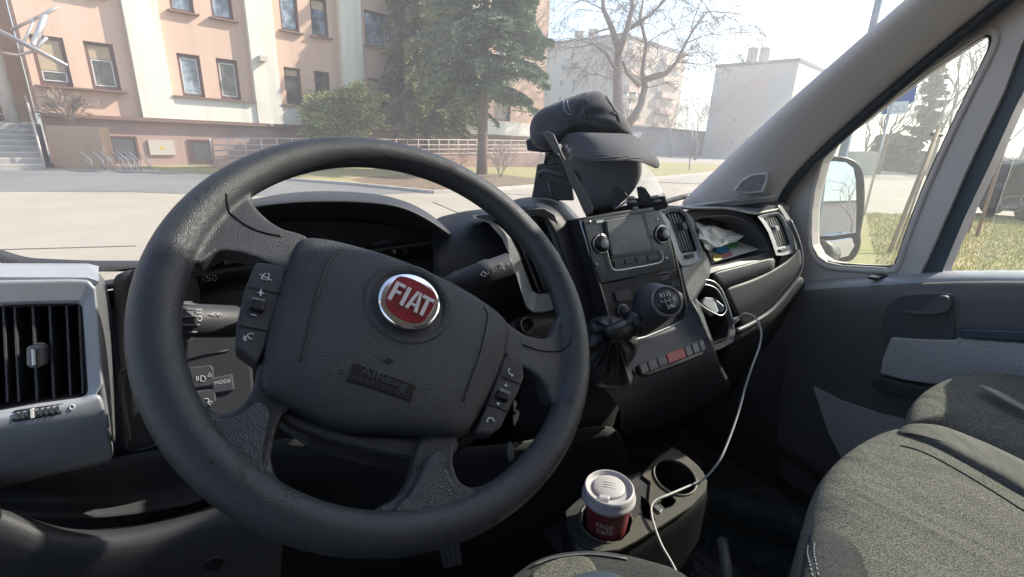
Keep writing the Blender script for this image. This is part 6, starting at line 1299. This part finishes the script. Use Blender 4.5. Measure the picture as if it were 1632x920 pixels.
# cup lettering
def cuptext(s_, z_, sz):
    r_ = .0275+(.0355-.0275)*(z_/.092); side = (tv*.995+tx*-.05).normalized(); ex_ = VU.cross(side).normalized(); ey_ = (VU*.996-side*-.086*-1).normalized()
    o_ = text('cup_lettering', s_, base_+VU*z_+side*(r_+.0006), ex_, (VU+side*.087).normalized(), sz, M['white'], cu_, bold=.00005)
    me = o_.data  # wrap the letters around the cup
    c0 = base_
    for v_ in me.vertices:
        d = v_.co-c0; h = d.dot(VU); x_ = d.dot(ex_); rr = .0275+(.0355-.0275)*(h/.092)+.0005; a = x_/rr
        v_.co = c0+VU*h+side*(rr*math.cos(a))+ex_*(rr*math.sin(a))
cuptext('stop', .064, .0160); cuptext('cafe', .0520, .0160)
# cable: plug, cord
q0 = PF(1162, 518, .545); q1 = PF(1176, 507, .515); tube('plug', [q0, q0.lerp(q1, .75), q1], [.0055, .0055, .003], M['paper'], cbz, 10)
cpts = [q1, PF(1188, 500, .50), PF(1205, 508, .485), PF(1213, 529, .47), PF(1210, 553, .46), PF(1198, 586, .445), PF(1187, 620, .435), PF(1176, 660, .42), PF(1162, 700, .40), PF(1146, 735, .385), PU(1122, 763, UT+.006), PU(1095, 776, UT+.004), PU(1062, 790, UT+.012), PU(1046, 797, UT+.012), PU(1038, 808, UT+.010), PU(1041, 832, UT+.006), PU(1054, 868, UT+.0), PU(1072, 900, UT-.01), PU(1090, 940, UT-.02), PU(1100, 980, UT-.04)]
tube('cord', cpts, .0019, M['cable'], cbz, 8, sm=5)
# ================================================================== SEATS
US = -.44
ps = empty('passenger_bench', PU(1560, 800, US), 'speckled grey double passenger bench with a smooth dark band', 'seat')
spn = Plane(PU(1500, 780, US), VU, VR)
def cushion(name, px, H, m, parent=ps, z=0, side=.12, power=3.2): return inflate(name, px, spn, z, H, .01, m, parent, 3, power=power, rings=8, side=side)
near = [(1266, 935), (1272, 880), (1281, 830), (1296, 790), (1322, 756), (1360, 726), (1400, 706), (1436, 700), (1490, 718), (1560, 758), (1640, 806), (1740, 870), (1900, 1000), (1900, 1300), (1500, 1350), (1280, 1100)]
nc_ = cushion('near_cushion', near, .045, M['fabric'])
far = [(1438, 690), (1444, 662), (1462, 640), (1492, 622), (1530, 612), (1580, 610), (1640, 618), (1760, 640), (1900, 690), (1960, 760), (1860, 840), (1740, 830), (1640, 778), (1560, 736), (1490, 704), (1450, 696)]
cushion('far_cushion', far, .04, M['fabric'], z=.0)
band = [(1420, 706), (1428, 695), (1440, 690), (1480, 692), (1530, 710), (1600, 742), (1680, 785), (1780, 850), (1760, 890), (1660, 838), (1580, 790), (1520, 755), (1470, 728), (1438, 712)]
cushion('centre_band', band, .028, M['fabric_smooth'], z=.02, power=4)
sl1 = spn
bol = [(1276, 960), (1280, 900), (1288, 856), (1302, 846), (1325, 852), (1360, 872), (1400, 892), (1450, 922), (1460, 980), (1360, 1000)]
fb_ = cushion('front_bolster', bol, .014, M['fabric_dark'], z=.028, side=.04, power=4)
for off in (0, 9):
    L = drape(fb_, smoothloop([spn.pt(u+off, v, .046) for u, v in [(1291, 858), (1290, 872), (1293, 892), (1300, 925), (1310, 960)]], 8, False), VU, .0004)
    for a, b in zip(L[::2], L[1::2]): tube('stitching', [a, b], .0007, M['white_dim'], ps, 5)
tube('piping', drape(nc_, smoothloop([spn.pt(u, v, .04) for u, v in [(1434, 712), (1470, 724), (1520, 750), (1580, 786), (1660, 836), (1760, 892)]], 6, False), VU, .0002), .0013, M['black'], ps, 6)
tag(inflate('seat_belt_strap', [(1560, 616), (1575, 616), (1610, 632), (1650, 658), (1650, 664), (1600, 640)], spn, .05, .003, .003, M['holder_top'], None, 2), 'thin pale strap lying across the far passenger seat cushion', 'strap')
# seat backs (behind the camera's view but part of the cab)
sheet('backrest', [[V3(r_, .0-.9, -.42) for r_ in (.42, .75, 1.15)], [V3(r_, -.95, .0) for r_ in (.42, .75, 1.15)], [V3(r_, -.97, .3) for r_ in (.45, .75, 1.12)]], M['fabric'], ps, solid=.08)
ds = empty('driver_seat', PU(950, 900, -.46), 'dark ribbed front edge of the driver seat at the bottom of the view', 'seat')
dsp = Plane(PU(950, 895, -.47), VU, VR)
inflate('cushion', [(800, 950), (828, 915), (850, 900), (880, 889), (915, 884), (950, 883), (1000, 890), (1045, 902), (1082, 915), (1110, 950), (1120, 1100), (950, 1200), (780, 1100)], dsp, 0, .012, .01, M['fabric_dark'], ds, 3, power=4, side=.12)
inflate('speckled_panel', [(845, 930), (862, 905), (890, 892), (925, 888), (940, 893), (950, 908), (965, 950), (900, 990)], dsp, .012, .004, .003, M['fabric'], ds, 3, power=5)
inflate('blue_panel', [(900, 935), (920, 918), (950, 912), (980, 916), (1010, 940), (960, 990)], dsp, .017, .004, .003, M['trim_blue'], ds, 3, power=5)
tube('piping', [dsp.pt(u, v, .012) for u, v in [(848, 902), (880, 890), (915, 885), (950, 884), (1000, 891)]], .0012, M['silver_dark'], ds, 5, sm=3)
# ================================================================== FLOOR THINGS
fm = empty('rubber_mat', V3(.85, .7, UFL), 'black ribbed rubber mat in the passenger footwell', 'floor mat')
vbox('base', (.52, 1.17), (.05, 1.02), (UFL+.001, UFL+.010), M['mat_rubber'], fm); g_ = MB()
for i in range(20): r_ = .55+i*.031; g_.box(V3(r_, .55, UFL+.012), VR, VF, VU, .006, .92, .005)
for i in range(29): f_ = .09+i*.032; g_.box(V3(.845, f_, UFL+.0125), VR, VF, VU, .60, .006, .005)
g_.build('ribs', mat('worn_rubber_ribs', (.05, .052, .055), .5), fm)
br_ = empty('snow_brush', PU(1190, 840, -.93), 'fluffy teal blue snow brush lying in the passenger footwell', 'brush')
b0, b1q = PU(1128, 822, -.95), PU(1262, 872, -.93); n = 26000; t_ = rng.uniform(0, 1, n); bd3 = (b1q-b0).normalized(); e1 = VU; e2 = bd3.cross(VU).normalized()
an = rng.uniform(0, 6.28, n); rr_ = .028+rng.uniform(0, .022, n)
D3 = np.cos(an)[:, None]*np.array(e1[:])+np.sin(an)[:, None]*np.array(e2[:])+rng.normal(size=(n, 3))*.35
C3 = np.array(b0[:])+t_[:, None]*np.array((b1q-b0)[:])+D3*(rr_*.5)[:, None]
leafmesh('bristles', C3, D3*(rr_*.6)[:, None], np.cross(D3, rndunit(n))*.0007, M['blue_bristle'], br_)
tube('core', [b0, b1q], .022, M['soft'], br_, 10)
tube('handle', [PU(1150, 862, -.80), PU(1155, 890, -.80), PU(1160, 930, -.80)], .011, M['silver_dark'], br_, 14)
pdl = Plane(PF(712, 888, .62), tiltn(35), VR)
pe = plate('pedal', [(700, 872), (732, 866), (738, 900), (708, 908)], pdl, 0, -.012, M['mat_rubber'], None, .003); tag(pe, 'black ribbed pedal in the dark footwell under the wheel', 'pedal')
for i in range(4): plate('rib', [(703+i*7, 873-i), (705+i*7, 872.5-i), (711+i*7, 904-i), (709+i*7, 904-i)], pdl, .002, 0, M['plastic_mid'], pe)

hz = box('haze', Vector((0, 60, 14)), X, Y, Z, 420, 420, 34, None); hz['kind'] = 'stuff'
hm = bpy.data.materials.new('pale_spring_haze'); hm.use_nodes = True; t = hm.node_tree
for n in list(t.nodes):
    if n.type != 'OUTPUT_MATERIAL': t.nodes.remove(n)
pv = t.nodes.new('ShaderNodeVolumePrincipled'); pv.inputs['Color'].default_value = (.95, .96, 1, 1); pv.inputs['Density'].default_value = .0032; pv.inputs['Anisotropy'].default_value = .5
t.links.new(pv.outputs[0], t.nodes['Material Output'].inputs['Volume']); hz.data.materials.append(hm)
